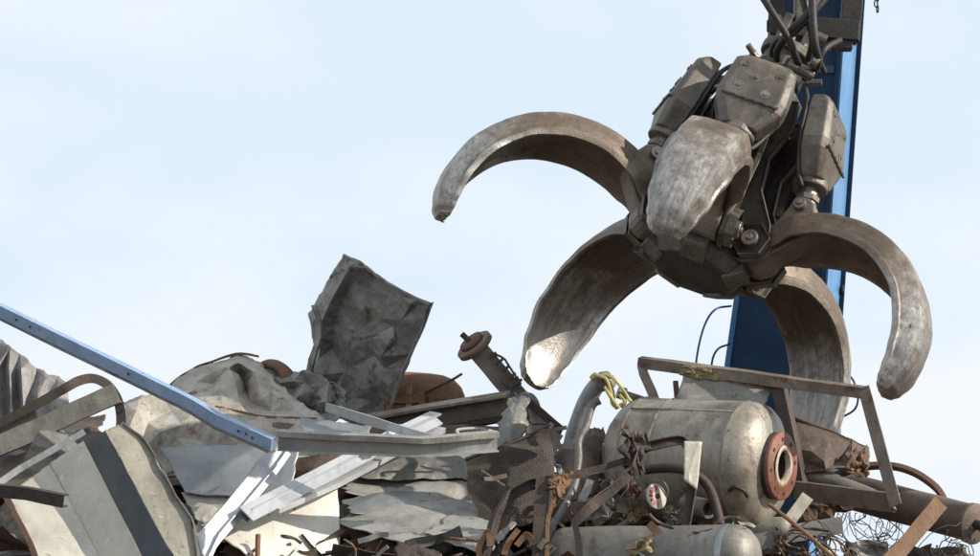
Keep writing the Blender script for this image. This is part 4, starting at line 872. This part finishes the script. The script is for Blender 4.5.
# curved duct, yellow strap, thin pipe
t = sheet('bulged_plate', 'brown_steel', pathpx([(574, 432, 19.75), (558, 455, 19.6), (545, 520, 19.4)]), pathpx([(604, 428, 19.8), (606, 460, 19.6), (600, 530, 19.4)]), 44, 50, .015, 14, 101, bulge=.10, edge=.02, fine=.004, fold=.02, thick=.006)
tag(t, 'bulging brown plate behind the curved grey duct', 'metal sheet')
t = thing('curved_duct', 'curved grey duct rising beside the tank and ending in an open mouth', 'duct', P(575, 480, 19.6))
bar('pipe', 'plastic_grey', pathpx([(566, 492, 19.62), (573, 455, 19.6), (581, 420, 19.55), (590, 396, 19.5), (600, 383, 19.44), (612, 382, 19.40)]), circ(.064, 20, .05), t, smooth_path=True, n=8, rough=.003, smooth=True, scales=[1.1, 1.1, 1.0, .9, .8, .75])
bar('collar', 'grey_pipe', pathpx([(602, 382, 19.43), (608, 381, 19.41)]), circ(.055, 20), t, n=3, rough=.001, smooth=True)
t = thing('yellow_strap', 'torn yellow cloth strap looped over the mouth of the curved duct', 'strap', P(612, 405, 19.35))
for spec, w_ in (([(594, 380, 19.38), (600, 376, 19.33), (609, 379, 19.30), (614, 390, 19.29), (616, 402, 19.29), (620, 408, 19.29)], .03),
                 ([(601, 376, 19.35), (612, 377, 19.30), (621, 388, 19.28), (626, 397, 19.28), (629, 400, 19.28)], .026),
                 ([(606, 386, 19.29), (612, 396, 19.27), (618, 407, 19.27)], .022), ([(622, 404, 19.28), (626, 399, 19.27), (621, 392, 19.27)], .02)):
    bar('band', 'yellow_cloth', pathpx(spec), rect(w_ * 1.3, .016), t, smooth_path=True, up=(.7, -.3, .6), rough=.013, smooth=True)
t = bar('thin_pipe', 'grey_pipe', pathpx([(600, 400, 19.3), (593, 405, 19.3), (586, 425, 19.25), (579, 440, 19.22), (578, 462, 19.18), (573, 488, 19.1), (562, 512, 19.0), (551, 532, 18.9), (546, 575, 18.8)]), circ(.021, 10), smooth_path=True, rough=.004, smooth=True)
tag(t, 'thin rust-stained pipe bent upward in front of the curved duct', 'pipe')

# ------------------------------------------------------------------ tank
def make_tank():
    cR = P(776, 466, 19.30); axis = Vector((.86, -.50, -.085)).normalized(); r_ = .345; Lb = .69
    t = thing('pressure_tank', 'cylindrical grey steel tank streaked with rust, red flange on its domed end', 'tank', cR - axis * .6 - Vector((0, 0, r_)))
    c0 = cR - axis * .16   # where the dome starts
    prof = [(0, -Lb - .13), (.10, -Lb - .125), (.20, -Lb - .105), (.28, -Lb - .07), (.325, -Lb - .03), (r_, -Lb + .02), (r_, -Lb + .04)]
    for k in range(1, 14): prof.append((r_ * (1 + .003 * math.sin(k * 2.1)), -Lb + .04 + (Lb - .04) * k / 14))
    prof += [(r_, -.012), (r_ + .004, -.006), (r_, 0), (r_ * .985, .035), (r_ * .94, .07), (r_ * .85, .105), (r_ * .72, .13), (r_ * .5, .15), (r_ * .30, .157)]
    lathe('shell', 'tank_paint', prof, c0, axis, t, 96, noise_amp=.011)
    # flange: red disc, bare inner ring, dark bore
    lathe('neck', 'black_rubber', [(.10, -.05), (.175, -.02), (.185, .0), (.185, .028), (.10, .03)], cR - axis * .012, axis, t, 44)
    fl = lathe('flange', 'red_oxide', [(.088, .030), (.088, .045), (.118, .0455), (.120, .043), (.180, .043), (.186, .038), (.186, .018), (.180, .014), (.088, .012)], cR, axis, t, 48)
    lathe('gasket_ring', 'flange_bare', [(.083, .020), (.084, .050), (.106, .051), (.110, .0465)], cR, axis, fl, 44, noise_amp=.012)
    lathe('bore', 'dark_fill', [(.084, .030), (.084, -.05), (.084, -.30), (0, -.30)], cR, axis, fl, 32)
    q = axis.to_track_quat('Z', 'Y')
    for k in range(8):
        a = R(45 * k + 12); c = cR + q @ Vector((.148 * math.cos(a), .148 * math.sin(a), .043)); build('bolt_hole', *sweep_vf(circ(.011, 8), [c - axis * .004, c + axis * .004], (0, 0, 1)), 'dark_rust', fl)
    # weld seams, lifting lug, drain pipe, bent handle
    for h in (-.006, -Lb + .05, -.46):
        lathe('weld_seam', 'tank_paint', [(r_ + .001, h - .008), (r_ + .006, h), (r_ + .001, h + .008)], c0, axis, t, 60, noise_amp=.006)
    side = axis.cross(Vector((0, 0, 1))).normalized();
    if side.y > 0: side = -side
    upv = side.cross(axis).normalized();
    if upv.z < 0: upv = -upv
    a = R(52); dv = side * math.cos(a) + upv * math.sin(a)
    bar('seam_strip', 'tank_paint', [c0 - axis * (Lb - .05) + dv * (r_ + .001), c0 - axis * .02 + dv * (r_ + .001)], rect(.014, .008), t, up=dv, n=20, rough=.001)
    h0 = cR - axis * .09 + side * .26 - upv * .16
    bar('handle', 'dark_rust', [h0 + Vector((-.05, -.01, .0)), h0 + Vector((-.02, -.05, .02)), h0 + Vector((.03, -.05, -.005)), h0 + Vector((.05, -.02, -.03))], circ(.012, 8), t, smooth_path=True)
    d0 = c0 - axis * .08 + side * .18 - upv * .29
    bar('drain_pipe', 'grey_pipe', [d0 + upv * .05, d0 - upv * .09], circ(.028, 12), t, up=(0, 1, 0), n=6, smooth=True)
    t0 = c0 - axis * (Lb * .99) + upv * .33
    bar('bolt_stub', 'dark_zinc', [t0, t0 + Vector((-.11, -.02, .035))], circ(.022, 10), t, n=5)
    bar('bolt_head', 'dark_zinc', [t0 + Vector((-.10, -.018, .032)), t0 + Vector((-.14, -.026, .045))], circ(.036, 8), t, n=3)
make_tank()

t = thing('angle_frame', 'rusty welded angle-iron frame standing over the grey tank', 'metal frame', P(780, 500, 19.85))
tl_, tr_ = P(640, 362, 20.25), P(866, 393, 19.75)
bar('top_bar', 'frame_steel', [tl_, tl_.lerp(tr_, .45), tl_.lerp(tr_, .72), tr_], fprof(.07, .062, .010), t, n=30, rough=.002, up=(0, -.30, 1))
bar('left_leg', 'frame_steel', [tl_ + Vector((.01, 0, 0)), P(643, 372, 20.24), P(652, 392, 20.2), P(662, 420, 20.15)], lprof(.05, .05, .009), t, up=(0, 1, 0), n=12, rough=.003)
bar('right_leg', 'frame_steel', [tr_ + Vector((0, 0, .02)), P(882, 448, 19.62), P(898, 507, 19.5)], fprof(.07, .07, .011), t, up=(-.5, -1, 0), n=20, rough=.002)
bar('middle_leg', 'dark_rust', pathpx([(778, 380, 19.98), (790, 435, 19.93), (802, 500, 19.86)]), cprof(.07, .075, .009), t, up=(.5, 1, 0), n=20, rough=.002)
bar('bottom_bar', 'brown_steel', pathpx([(796, 490, 19.83), (850, 497, 19.72), (897, 503, 19.56)]), fprof(.06, .10, .010), t, n=16, rough=.002, up=(0, -.2, 1))
t = thing('insulated_plate', 'pale grey plate with torn yellow foam along its top edge, behind the tank', 'metal panel', P(720, 405, 20.0))
sheet('plate', 'grey_sheet', pathpx([(688, 366, 20.12), (672, 410, 19.98)]), pathpx([(778, 376, 20.05), (758, 418, 19.90)]), 36, 20, .006, 8, 111, edge=.006, thick=.008, parent=t)
V = []; Fc = []
rg = random.Random(5)
for k in range(90):
    s_ = rg.random(); c = P(lerp(684, 776, s_), lerp(368, 380, s_) + rg.uniform(-2, 7), lerp(20.10, 20.03, s_) - .02); r_ = rg.uniform(.006, .026)
    d = Vector((rg.uniform(-1, 1), rg.uniform(-.6, .2), rg.uniform(-1, .3))); bmv = bmesh.new(); bmesh.ops.create_icosphere(bmv, subdivisions=2, radius=1)
    o_ = len(V)
    for v in bmv.verts:
        q = v.co * r_ * (1 + .6 * noise.noise(v.co * 2 + Vector((k, 0, 0)))); V.append(c + Vector((q.x * 1.7, q.y, q.z)) + d * q.z * .4)
    bmv.verts.index_update(); Fc += [tuple(o_ + v.index for v in f.verts) for f in bmv.faces]; bmv.free()
fo = build('torn_foam', V, Fc, 'foam', t); fo['kind'] = 'stuff'
t = bar('rust_tab', 'rust_brown', pathpx([(676, 382, 20.15), (677, 400, 20.1)]), rect(.03, .02), up=(0, 1, 0), rough=.004)
tag(t, 'small rusty tab sticking up beside the insulated plate', 'bar')

# ------------------------------------------------------------------ right part
t = thing('rusty_trough', 'crumpled rusty sheet trough behind the angle-iron frame', 'metal sheet', P(835, 470, 20.1))
facet_sheet('skin', 'brown_steel', [(790, 417, 20.25), (812, 424, 20.22), (834, 433, 20.18), (852, 441, 20.16), (868, 449, 20.14), (870, 462, 20.05), (862, 474, 19.95), (846, 466, 19.9), (826, 470, 19.88), (802, 474, 19.9), (790, 448, 20.02)],
    [(806, 434, 20.12), (826, 442, 20.08), (846, 449, 20.06), (812, 452, 19.98), (834, 456, 19.94), (852, 456, 19.9), (858, 464, 19.98), (806, 462, 20.0), (824, 461, 19.86), (840, 460, 20.0)], t, .008, 4, .012, 121, .012, 0)
bar('rim', 'rust_orange', pathpx([(790, 416, 20.24), (830, 431, 20.18), (868, 449, 20.14)]), rect(.03, .012), t, n=16, rough=.004)
sheet('crushed_end', 'rust_brown', pathpx([(846, 452, 19.95), (846, 472, 19.9)]), pathpx([(869, 446, 20.0), (867, 476, 19.9)]), 16, 16, .04, 14, 122, edge=.02, fine=.02, thick=.008, parent=t)

t = thing('steel_pipe', 'thick brown steel pipe with a capped end and protruding rod', 'pipe', P(900, 530, 20.0))
pA, pB = P(806, 480, 20.75), P(971, 523, 19.75); ad = (pB - pA).normalized()
lathe('shell', 'brown_steel', [(0, 0), (.09, 0), (.10, .01)] + [(.104, .06 * k + .06) for k in range(int(((pB - pA).length - .1) / .06))] + [(.104, (pB - pA).length - .01), (.113, (pB - pA).length - .005), (.115, (pB - pA).length + .03), (.105, (pB - pA).length + .036), (0, (pB - pA).length + .036)], pA, ad, t, 40, noise_amp=.003)
bar('rod', 'dark_rust', [pB + ad * .02, pB + ad * .16], circ(.028, 12), t, n=4, smooth=True)
lathe('nut', 'dark_rust', [(0, 0), (.045, 0), (.045, .03), (0, .03)], pB + ad * .10, ad, t, 6, smooth=False)
t = bar('lever_pipe', 'grey_pipe', pathpx([(798, 472, 20.0), (830, 480, 19.95), (862, 492, 19.9), (892, 503, 19.85)]), circ(.05, 14), rough=.004, smooth=True, scales=[1.1, 1, .9, .7])
tag(t, 'grey-brown pipe lying over the capped steel pipe', 'pipe')
t = bar('hoop_bar', 'rust_brown', pathpx([(822, 484, 20.3), (840, 474, 20.25), (862, 467, 20.2), (890, 466, 20.15), (912, 472, 20.1), (930, 483, 20.05), (942, 496, 20.0), (948, 512, 19.98)]), rect(.03, .036), smooth_path=True, up=(0, -.8, .6), rough=.002)
tag(t, 'arched rusty flat bar above the capped steel pipe', 'bar')
t = bar('flat_bar', 'rust_orange', pathpx([(872, 580, 19.05), (905, 545, 19.2), (941, 503, 19.4)]), rect(.088, .014), up=(.3, -.9, .3), n=14, rough=.004)
tag(t, 'flat rust-orange bar leaning against the capped steel pipe', 'bar')
t = bar('thin_rod', 'rust_orange', pathpx([(769, 504, 19.0), (800, 528, 18.95), (838, 562, 18.85)]), circ(.011, 8), rough=.002)
tag(t, 'thin rusty rod poking out below the red tank flange', 'rod')
t = bar('support_strut', 'olive_beige', pathpx([(806, 498, 19.6), (790, 520, 19.5), (778, 545, 19.4)]), rect(.07, .05), up=(0, 1, 0), rough=.003)
tag(t, 'short beige steel strut under the red tank flange', 'bar')
t = bar('grey_plank', 'galvanised', pathpx([(735, 548, 19.35), (780, 536, 19.4), (842, 526, 19.5)]), rect(.03, .09), up=(0, -.3, 1), rough=.004)
tag(t, 'flat grey metal strip lying under the tank end', 'metal strip')
t = bar('olive_pipe', 'olive_beige', pathpx([(700, 522, 19.5), (740, 530, 19.45), (790, 528, 19.4)]), circ(.062, 14), rough=.006, smooth=True)
tag(t, 'short olive pipe wedged beneath the grey tank', 'pipe')
for k, (x, y, s_, m, lab) in enumerate(((836, 500, .07, 'dark_rust', 'dark crushed lump of metal below the angle-iron frame'), (818, 514, .07, 'rust_brown', 'rust-brown crushed lump beside the wire tangle'), (868, 556, .09, 'dark_zinc', 'dark dented can half buried in the wire tangle'), (910, 560, .08, 'dark_rust', 'dark crushed casing behind the flat orange bar'), (946, 562, .09, 'dark_zinc', 'dark grey crushed casing under the capped steel pipe'))):
    c = P(x, y, 19.9); bmv = bmesh.new(); bmesh.ops.create_cube(bmv, size=2); bmesh.ops.subdivide_edges(bmv, edges=bmv.edges[:], cuts=7, use_grid_fill=True)
    V = []
    for v in bmv.verts:
        q = Vector((v.co.x * 1.25, v.co.y, v.co.z * .8)); q += noise.noise_vector(v.co * 1.0 + Vector((k * 7, 0, 0))) * .45 + noise.noise_vector(v.co * 3.5) * .12; V.append(c + q * s_)
    bmv.verts.index_update(); Fc = [tuple(v.index for v in f.verts) for f in bmv.faces]; bmv.free()
    tag(build('crushed_casing', V, Fc, m), lab, 'metal scrap', 'crushed casings on the right of the heap')

# wire tangle
def tangle(name, label, cx, cy, Y, sx, sz, n, m, seed, r_=.004):
    rg = random.Random(seed); V = []; Fc = []
    for k in range(n):
        c = P(cx + rg.gauss(0, sx * .5), cy + rg.gauss(0, sz * .4), Y + rg.gauss(0, .12)); pts = []; a0 = rg.uniform(0, 6.28); rad = rg.uniform(.05, .22); tw = rg.uniform(2.5, 7.5)
        tilt = Vector((rg.uniform(-1, 1), rg.uniform(-1, 1), rg.uniform(-1, 1))).normalized().to_track_quat('Z', 'Y')
        for j in range(20):
            f_ = j / 19; a = a0 + tw * f_; rr = rad * (1 + .4 * noise.noise(Vector((k, f_ * 3, 1))))
            pts.append(c + tilt @ Vector((rr * math.cos(a), rr * math.sin(a), (f_ - .5) * rg.uniform(.1, .2))) + noise.noise_vector(Vector((k * 3.1, f_ * 4, 0))) * .05)
        v, f = sweep_vf(circ(r_ * rg.uniform(.6, 1.3), 5), pts, (.2, .3, 1)); o = len(V); V += v; Fc += [tuple(i + o for i in g) for g in f]
    return tag(build(name, V, Fc, m, smooth=True), label, 'wire')
tangle('wire_tangle', 'loose tangle of dark wire below the capped steel pipe', 874, 524, 20.2, 34, 12, 13, 'wire', 3, .0028)
tangle('wire_tangle', 'dense brown wire bundle under the red tank flange', 818, 556, 19.5, 20, 7, 20, 'rust_brown', 4, .0045)
tangle('wire_tangle', 'thin dark wire snarl at the capped end of the steel pipe', 952, 556, 19.6, 16, 8, 9, 'wire', 8, .003)

# ------------------------------------------------------------------ torn rusty frame in the foreground
t = thing('steel_rack', 'torn rusty steel frame with bent uprights in front of the tank', 'metal frame', P(580, 556, 18.9))
bar('bent_rail', 'dark_rust', pathpx([(476, 590, 18.75), (490, 545, 18.75), (500, 515, 18.78), (511, 494, 18.8), (530, 484, 18.8), (558, 478, 18.82)]), lprof(.06, .05, .009), t, n=36, up=(.5, -.8, .2), rough=.006)
bar('upright', 'dark_rust', pathpx([(543, 480, 18.82), (541, 520, 18.78), (538, 590, 18.7)]), cprof(.075, .07, .01), t, up=(0, 1, 0), n=18, rough=.004)
bar('upright_lip', 'rust_orange', pathpx([(555, 478, 18.78), (554, 500, 18.76), (548, 525, 18.74), (546, 590, 18.65)]), rect(.022, .012), t, smooth_path=True, up=(0, 1, 0), rough=.004)
bar('cross_rail', 'dark_rust', pathpx([(530, 482, 18.82), (560, 479, 18.82), (574, 476, 18.84), (604, 469, 18.88), (635, 460, 18.92)]), lprof(.05, .045, .010), t, n=24, rough=.007)
bar('torn_strip', 'dark_rust', pathpx([(572, 524, 18.78), (590, 508, 18.8), (616, 489, 18.85), (636, 470, 18.88), (640, 452, 18.9), (634, 436, 18.92), (622, 432, 18.92)]), lprof(.055, .045, .008), t, n=34, up=(.4, -.8, .4), rough=.007, scales=[.8, 1.1, 1.0, .9, 1.2, .7, .3])
bar('upper_rail', 'dark_rust', pathpx([(634, 456, 18.92), (646, 447, 18.92), (664, 443, 18.92), (682, 440, 18.93), (690, 448, 18.93), (691, 490, 18.92), (688, 512, 18.9), (682, 540, 18.86)]), lprof(.042, .036, .007), t, n=40, up=(.3, -.8, .5), rough=.005)
sheet('torn_gusset', 'dark_rust', pathpx([(622, 430, 18.90), (624, 468, 18.88)]), pathpx([(652, 436, 18.92), (640, 478, 18.9)]), 26, 26, .03, 14, 131, edge=.035, fine=.012, thick=.008, parent=t)
sheet('white_tab', 'cream_paint', pathpx([(684, 441, 18.88), (684, 480, 18.86)]), pathpx([(702, 442, 18.90), (697, 490, 18.87)]), 10, 16, .006, 5, 132, edge=.002, thick=.005, parent=t)
bar('dark_fin', 'black_rubber', pathpx([(573, 520, 18.74), (576, 540, 18.72), (580, 590, 18.66)]), rect(.03, .012), t, up=(0, 1, 0), rough=.006)
sheet('ragged_end', 'rust_orange', pathpx([(548, 476, 18.77), (552, 496, 18.76)]), pathpx([(574, 472, 18.8), (562, 490, 18.8)]), 14, 12, .03, 12, 133, edge=.04, fine=.02, thick=.008, parent=t)

t = thing('fuel_cylinder', 'grey cylinder lying in front with a pale rusted end', 'cylinder', P(670, 590, 18.75))
cA, cB = P(560, 562, 18.95), P(735, 560, 18.55); ad = (cB - cA).normalized()
Lc = (cB - cA).length
lathe('shell', 'grey_pipe', [(0, -.03), (.12, -.02), (.18, .01)] + [(.185, .05 + (Lc - .05) * k / 12) for k in range(13)] + [(.18, Lc + .03), (.16, Lc + .07), (.12, Lc + .105), (.06, Lc + .125), (0, Lc + .13)], cA, ad, t, 44, noise_amp=.005)
lathe('end_band', 'galvanised', [(.187, Lc - .05), (.189, Lc - .045), (.189, Lc - .02), (.187, Lc - .015)], cA, ad, t, 44, noise_amp=.003)

# ------------------------------------------------------------------ small things between tank and frame
t = thing('dial_disc', 'round white disc with red marks lying below the tank', 'disc', P(655, 512, 19.15))
dc = P(655, 497, 18.98); dax = Vector((.62, -.72, .15)).normalized(); q = dax.to_track_quat('Z', 'Y')
lathe('disc', 'dial_white', [(0, 0), (.066, 0), (.070, .004), (.070, .014), (.066, .018), (0, .018)], dc, dax, t, 36)
for k in range(7):
    a = R(95 + k * 28); e1 = Vector((math.cos(a), math.sin(a), 0)); c = dc + q @ (e1 * .046 + Vector((0, 0, .020)))
    build('red_mark', *hexa(c, q @ (e1 * .013), q @ (Vector((-e1.y, e1.x, 0)) * .007), dax * .002), 'dial_red', t)
lathe('hub', 'dark_rust', [(0, .018), (.014, .018), (.014, .026), (0, .026)], dc, dax, t, 12)
t = bar('curved_hose', 'dark_rust', pathpx([(640, 470, 19.1), (670, 468, 19.05), (694, 474, 19.0), (708, 486, 19.0), (716, 505, 18.98), (721, 526, 18.96)]), circ(.026, 12), smooth_path=True, smooth=True, rough=.003)
tag(t, 'curved grey hose bending down in front of the tank', 'hose')
t = thing('pipe_stub', 'short open grey pipe stub under the tank', 'pipe', P(700, 516, 19.05))
a0, a1 = P(686, 504, 19.2), P(709, 509, 19.02); ad = (a1 - a0).normalized()
lathe('shell', 'grey_pipe', [(.03, 0), (.052, 0), (.052, (a1 - a0).length), (.038, (a1 - a0).length), (.036, .03)], a0, ad, t, 24, smooth=False)
lathe('bore', 'dark_fill', [(.038, .0), (.0, .001)], a1 - ad * .05, ad, t, 16)
for k, (x, y, s_, m, lab) in enumerate(((631, 517, .026, 'foam', 'yellow foam lump beside the fuel cylinder'), (668, 510, .024, 'foam', 'tan foam chunk leaning under the white disc'), (634, 489, .032, 'rust_brown', 'rust-red crushed can near the white disc'), (640, 512, .03, 'rust_brown', 'brown crushed can under the white disc'), (640, 550, .045, 'foam', 'splintered tan lump resting on the fuel cylinder'), (690, 547, .045, 'rust_orange', 'orange rust flake lump on the fuel cylinder'), (610, 492, .06, 'dark_rust', 'dark crushed box behind the torn frame'), (600, 510, .08, 'dark_zinc', 'dark grey crushed box behind the torn frame'), (675, 518, .04, 'grey_pipe', 'grey bent clod between hose and white disc'), (725, 521, .025, 'green_glass', 'crushed green bottle below the tank'), (622, 505, .05, 'brown_steel', 'brown bent clod near the rust-red can'))):
    c = P(x, y, 19.05 if y < 530 else 18.6); rg = random.Random(k); bmv = bmesh.new(); bmesh.ops.create_cube(bmv, size=2); bmesh.ops.subdivide_edges(bmv, edges=bmv.edges[:], cuts=6, use_grid_fill=True)
    qr = Matrix.Rotation(rg.uniform(-.8, .8), 3, 'Y') @ Matrix.Rotation(rg.uniform(-1, 1), 3, 'Z'); V = []
    sx = 1.7 if k in (4, 5, 9) else 1.0
    for v in bmv.verts:
        q_ = Vector((v.co.x * sx, v.co.y * .8, v.co.z * .75)); q_ += noise.noise_vector(v.co * 1.4 + Vector((k * 5, 2, 0))) * .65 + noise.noise_vector(v.co * 4 + Vector((k, 0, 0))) * .3; V.append(c + qr @ q_ * s_)
    bmv.verts.index_update(); Fc = [tuple(v.index for v in f.verts) for f in bmv.faces]; bmv.free()
    tag(build('crushed_scrap', V, Fc, m), lab, 'metal scrap' if 'foam' not in m else 'foam', 'small scrap in front of the tank')
for k, spec in enumerate(([(600, 486, 18.98), (606, 480, 18.96), (612, 485, 18.96), (608, 494, 18.98), (600, 493, 19.0)], [(620, 498, 18.95), (628, 486, 18.93), (622, 478, 18.95), (612, 484, 18.98)], [(650, 486, 19.0), (660, 480, 18.98), (668, 490, 19.0), (664, 502, 19.02)])):
    tag(bar('wire_loop', 'grey_pipe', pathpx(spec), circ(.005, 6), smooth_path=True), ('small wire ring behind the torn frame', 'bent wire hook beside the rust-red can', 'bent wire hook above the white disc')[k], 'wire')
rg = random.Random(9)
labs = ['orange rusty splinter at the foot of the bent rail', 'short rusty splinter between rail and upright', 'curled rust strip left of the bent rail', 'brown bracket piece behind the upright']
for k, spec in enumerate(([(506, 556, 18.7), (512, 540, 18.7), (520, 530, 18.7)], [(516, 545, 18.68), (525, 534, 18.68), (531, 540, 18.68)], [(480, 560, 18.72), (478, 545, 18.72), (486, 530, 18.72), (488, 545, 18.7)], [(520, 520, 18.95), (530, 508, 18.95), (540, 512, 18.95)])):
    tag(bar('rust_splinter', 'rust_orange' if k < 3 else 'rust_brown', pathpx(spec), rect(.03, .012), smooth_path=True, up=(0, 1, .3), rough=.008), labs[k], 'metal strip')
t = sheet('folded_wedge', 'dark_rust', pathpx([(394, 540, 18.7), (400, 575, 18.6)]), pathpx([(440, 552, 18.7), (444, 585, 18.6)]), 20, 16, .03, 10, 141, edge=.02, thick=.008)
tag(t, 'dark folded wedge of rusty plate in front of the shaded stack', 'metal sheet')

rg = random.Random(77)
zones = [((492, 575), (470, 560), 18.85), ((575, 650), (468, 520), 19.05), ((640, 740), (520, 560), 18.55), ((340, 500), (535, 565), 18.75), ((735, 860), (505, 560), 19.3), ((180, 300), (535, 570), 18.9), ((500, 600), (420, 480), 19.75)]
ZN = ['beside the torn rusty uprights', 'behind the torn steel rack', 'on the grey lying cylinder', 'before the shaded sheet stack', 'under the red tank flange', 'below the off-white panel', 'over the wire basket panel']
for k in range(28):
    z_ = zones[k % len(zones)]; x0 = rg.uniform(*z_[0]); y0 = rg.uniform(*z_[1]); Y0 = z_[2] + rg.uniform(-.1, .15); a = rg.uniform(0, 6.28); L_ = rg.uniform(18, 46)
    pts = []; b_ = rg.uniform(-1.6, 1.6)
    for q in range(5):
        pts.append(P(x0 + math.cos(a) * L_ * (q / 4 - .5), y0 + math.sin(a) * L_ * .8 * (q / 4 - .5), Y0 + rg.uniform(-.03, .03))); a += b_ * .18
    o = bar('bent_rod', ('rust_brown', 'dark_rust', 'wire', 'frame_steel')[k % 4], pts, circ(rg.uniform(.005, .012), 7), smooth_path=True, rough=.003, smooth=True)
    tag(o, ('rust-brown', 'dark', 'thin blackish', 'grey-brown')[k % 4] + ' bent rod jammed ' + ZN[k % 7], 'rod', 'bent rods in the heap')
for k in range(22):
    z_ = zones[(k * 3 + 1) % 7]; x0 = rg.uniform(*z_[0]); y0 = rg.uniform(*z_[1]); Y0 = z_[2] + rg.uniform(-.05, .15); a = rg.uniform(-.9, .9) + (0 if rg.random() < .7 else 1.5); L_ = rg.uniform(14, 34)
    pts = [P(x0 + math.cos(a) * L_ * f_, y0 + math.sin(a) * L_ * f_ + rg.uniform(-2, 2), Y0 + rg.uniform(-.02, .02)) for f_ in (-.5, -.15, .2, .5)]
    o = bar('metal_sliver', ('grey_sheet', 'brown_steel', 'galvanised', 'dark_zinc', 'rust_brown')[k % 5], pts, rect(rg.uniform(.02, .05), .004), smooth_path=True, up=(rg.uniform(-.6, .6), -.8, rg.uniform(0, .8)), rough=.006, twist=rg.uniform(-.9, .9))
    tag(o, ('pale grey', 'brown', 'shiny zinc', 'dark grey', 'rusty') [k % 5] + ' twisted sheet sliver caught ' + ZN[(k * 3 + 1) % 7], 'metal strip', 'metal slivers in the heap')

def make_shreds():
    """fine shredded litter in the gaps of the heap"""
    rg = random.Random(31); V = []; Fc = []; MI = []; names = ['rust_brown', 'dark_rust', 'grey_sheet', 'brown_steel', 'aluminium', 'rust_orange', 'foam', 'wire']
    for k in range(2600):
        x = rg.uniform(-2.9, 2.9); y = rg.uniform(18.0, 20.9); z = heap_z(x, y) + rg.uniform(.0, .10)
        d = Vector((rg.gauss(0, 1), rg.gauss(0, 1), rg.gauss(0, .6))).normalized(); c = Vector((x, y, z)); L_ = rg.uniform(.02, .10); up = Vector((rg.uniform(-1, 1), rg.uniform(-1, 1), rg.uniform(-1, 1))).normalized()
        bend = Vector((rg.gauss(0, 1), rg.gauss(0, 1), rg.gauss(0, 1))) * L_ * .3
        mi = rg.choices(range(8), (5, 5, 2, 4, .7, 2, .7, 4))[0]
        pr = circ(rg.uniform(.003, .006), 5) if rg.random() < .4 else rect(rg.uniform(.008, .04), .004)
        v, f = sweep_vf(pr, catmull([c - d * L_, c + bend, c + d * L_], 3), up, None, .003, rg.uniform(-1, 1), k); o = len(V); V += v; Fc += [tuple(i + o for i in g) for g in f]; MI += [mi] * len(f)
    o = build('shredded_litter', V, Fc, names, origin=(0, 19.5, 0)); o['kind'] = 'stuff'; o['label'] = 'fine shredded metal litter lying in the gaps of the heap'; o['category'] = 'scrap'
    for p, mi in zip(o.data.polygons, MI): p.material_index = mi
make_shreds()
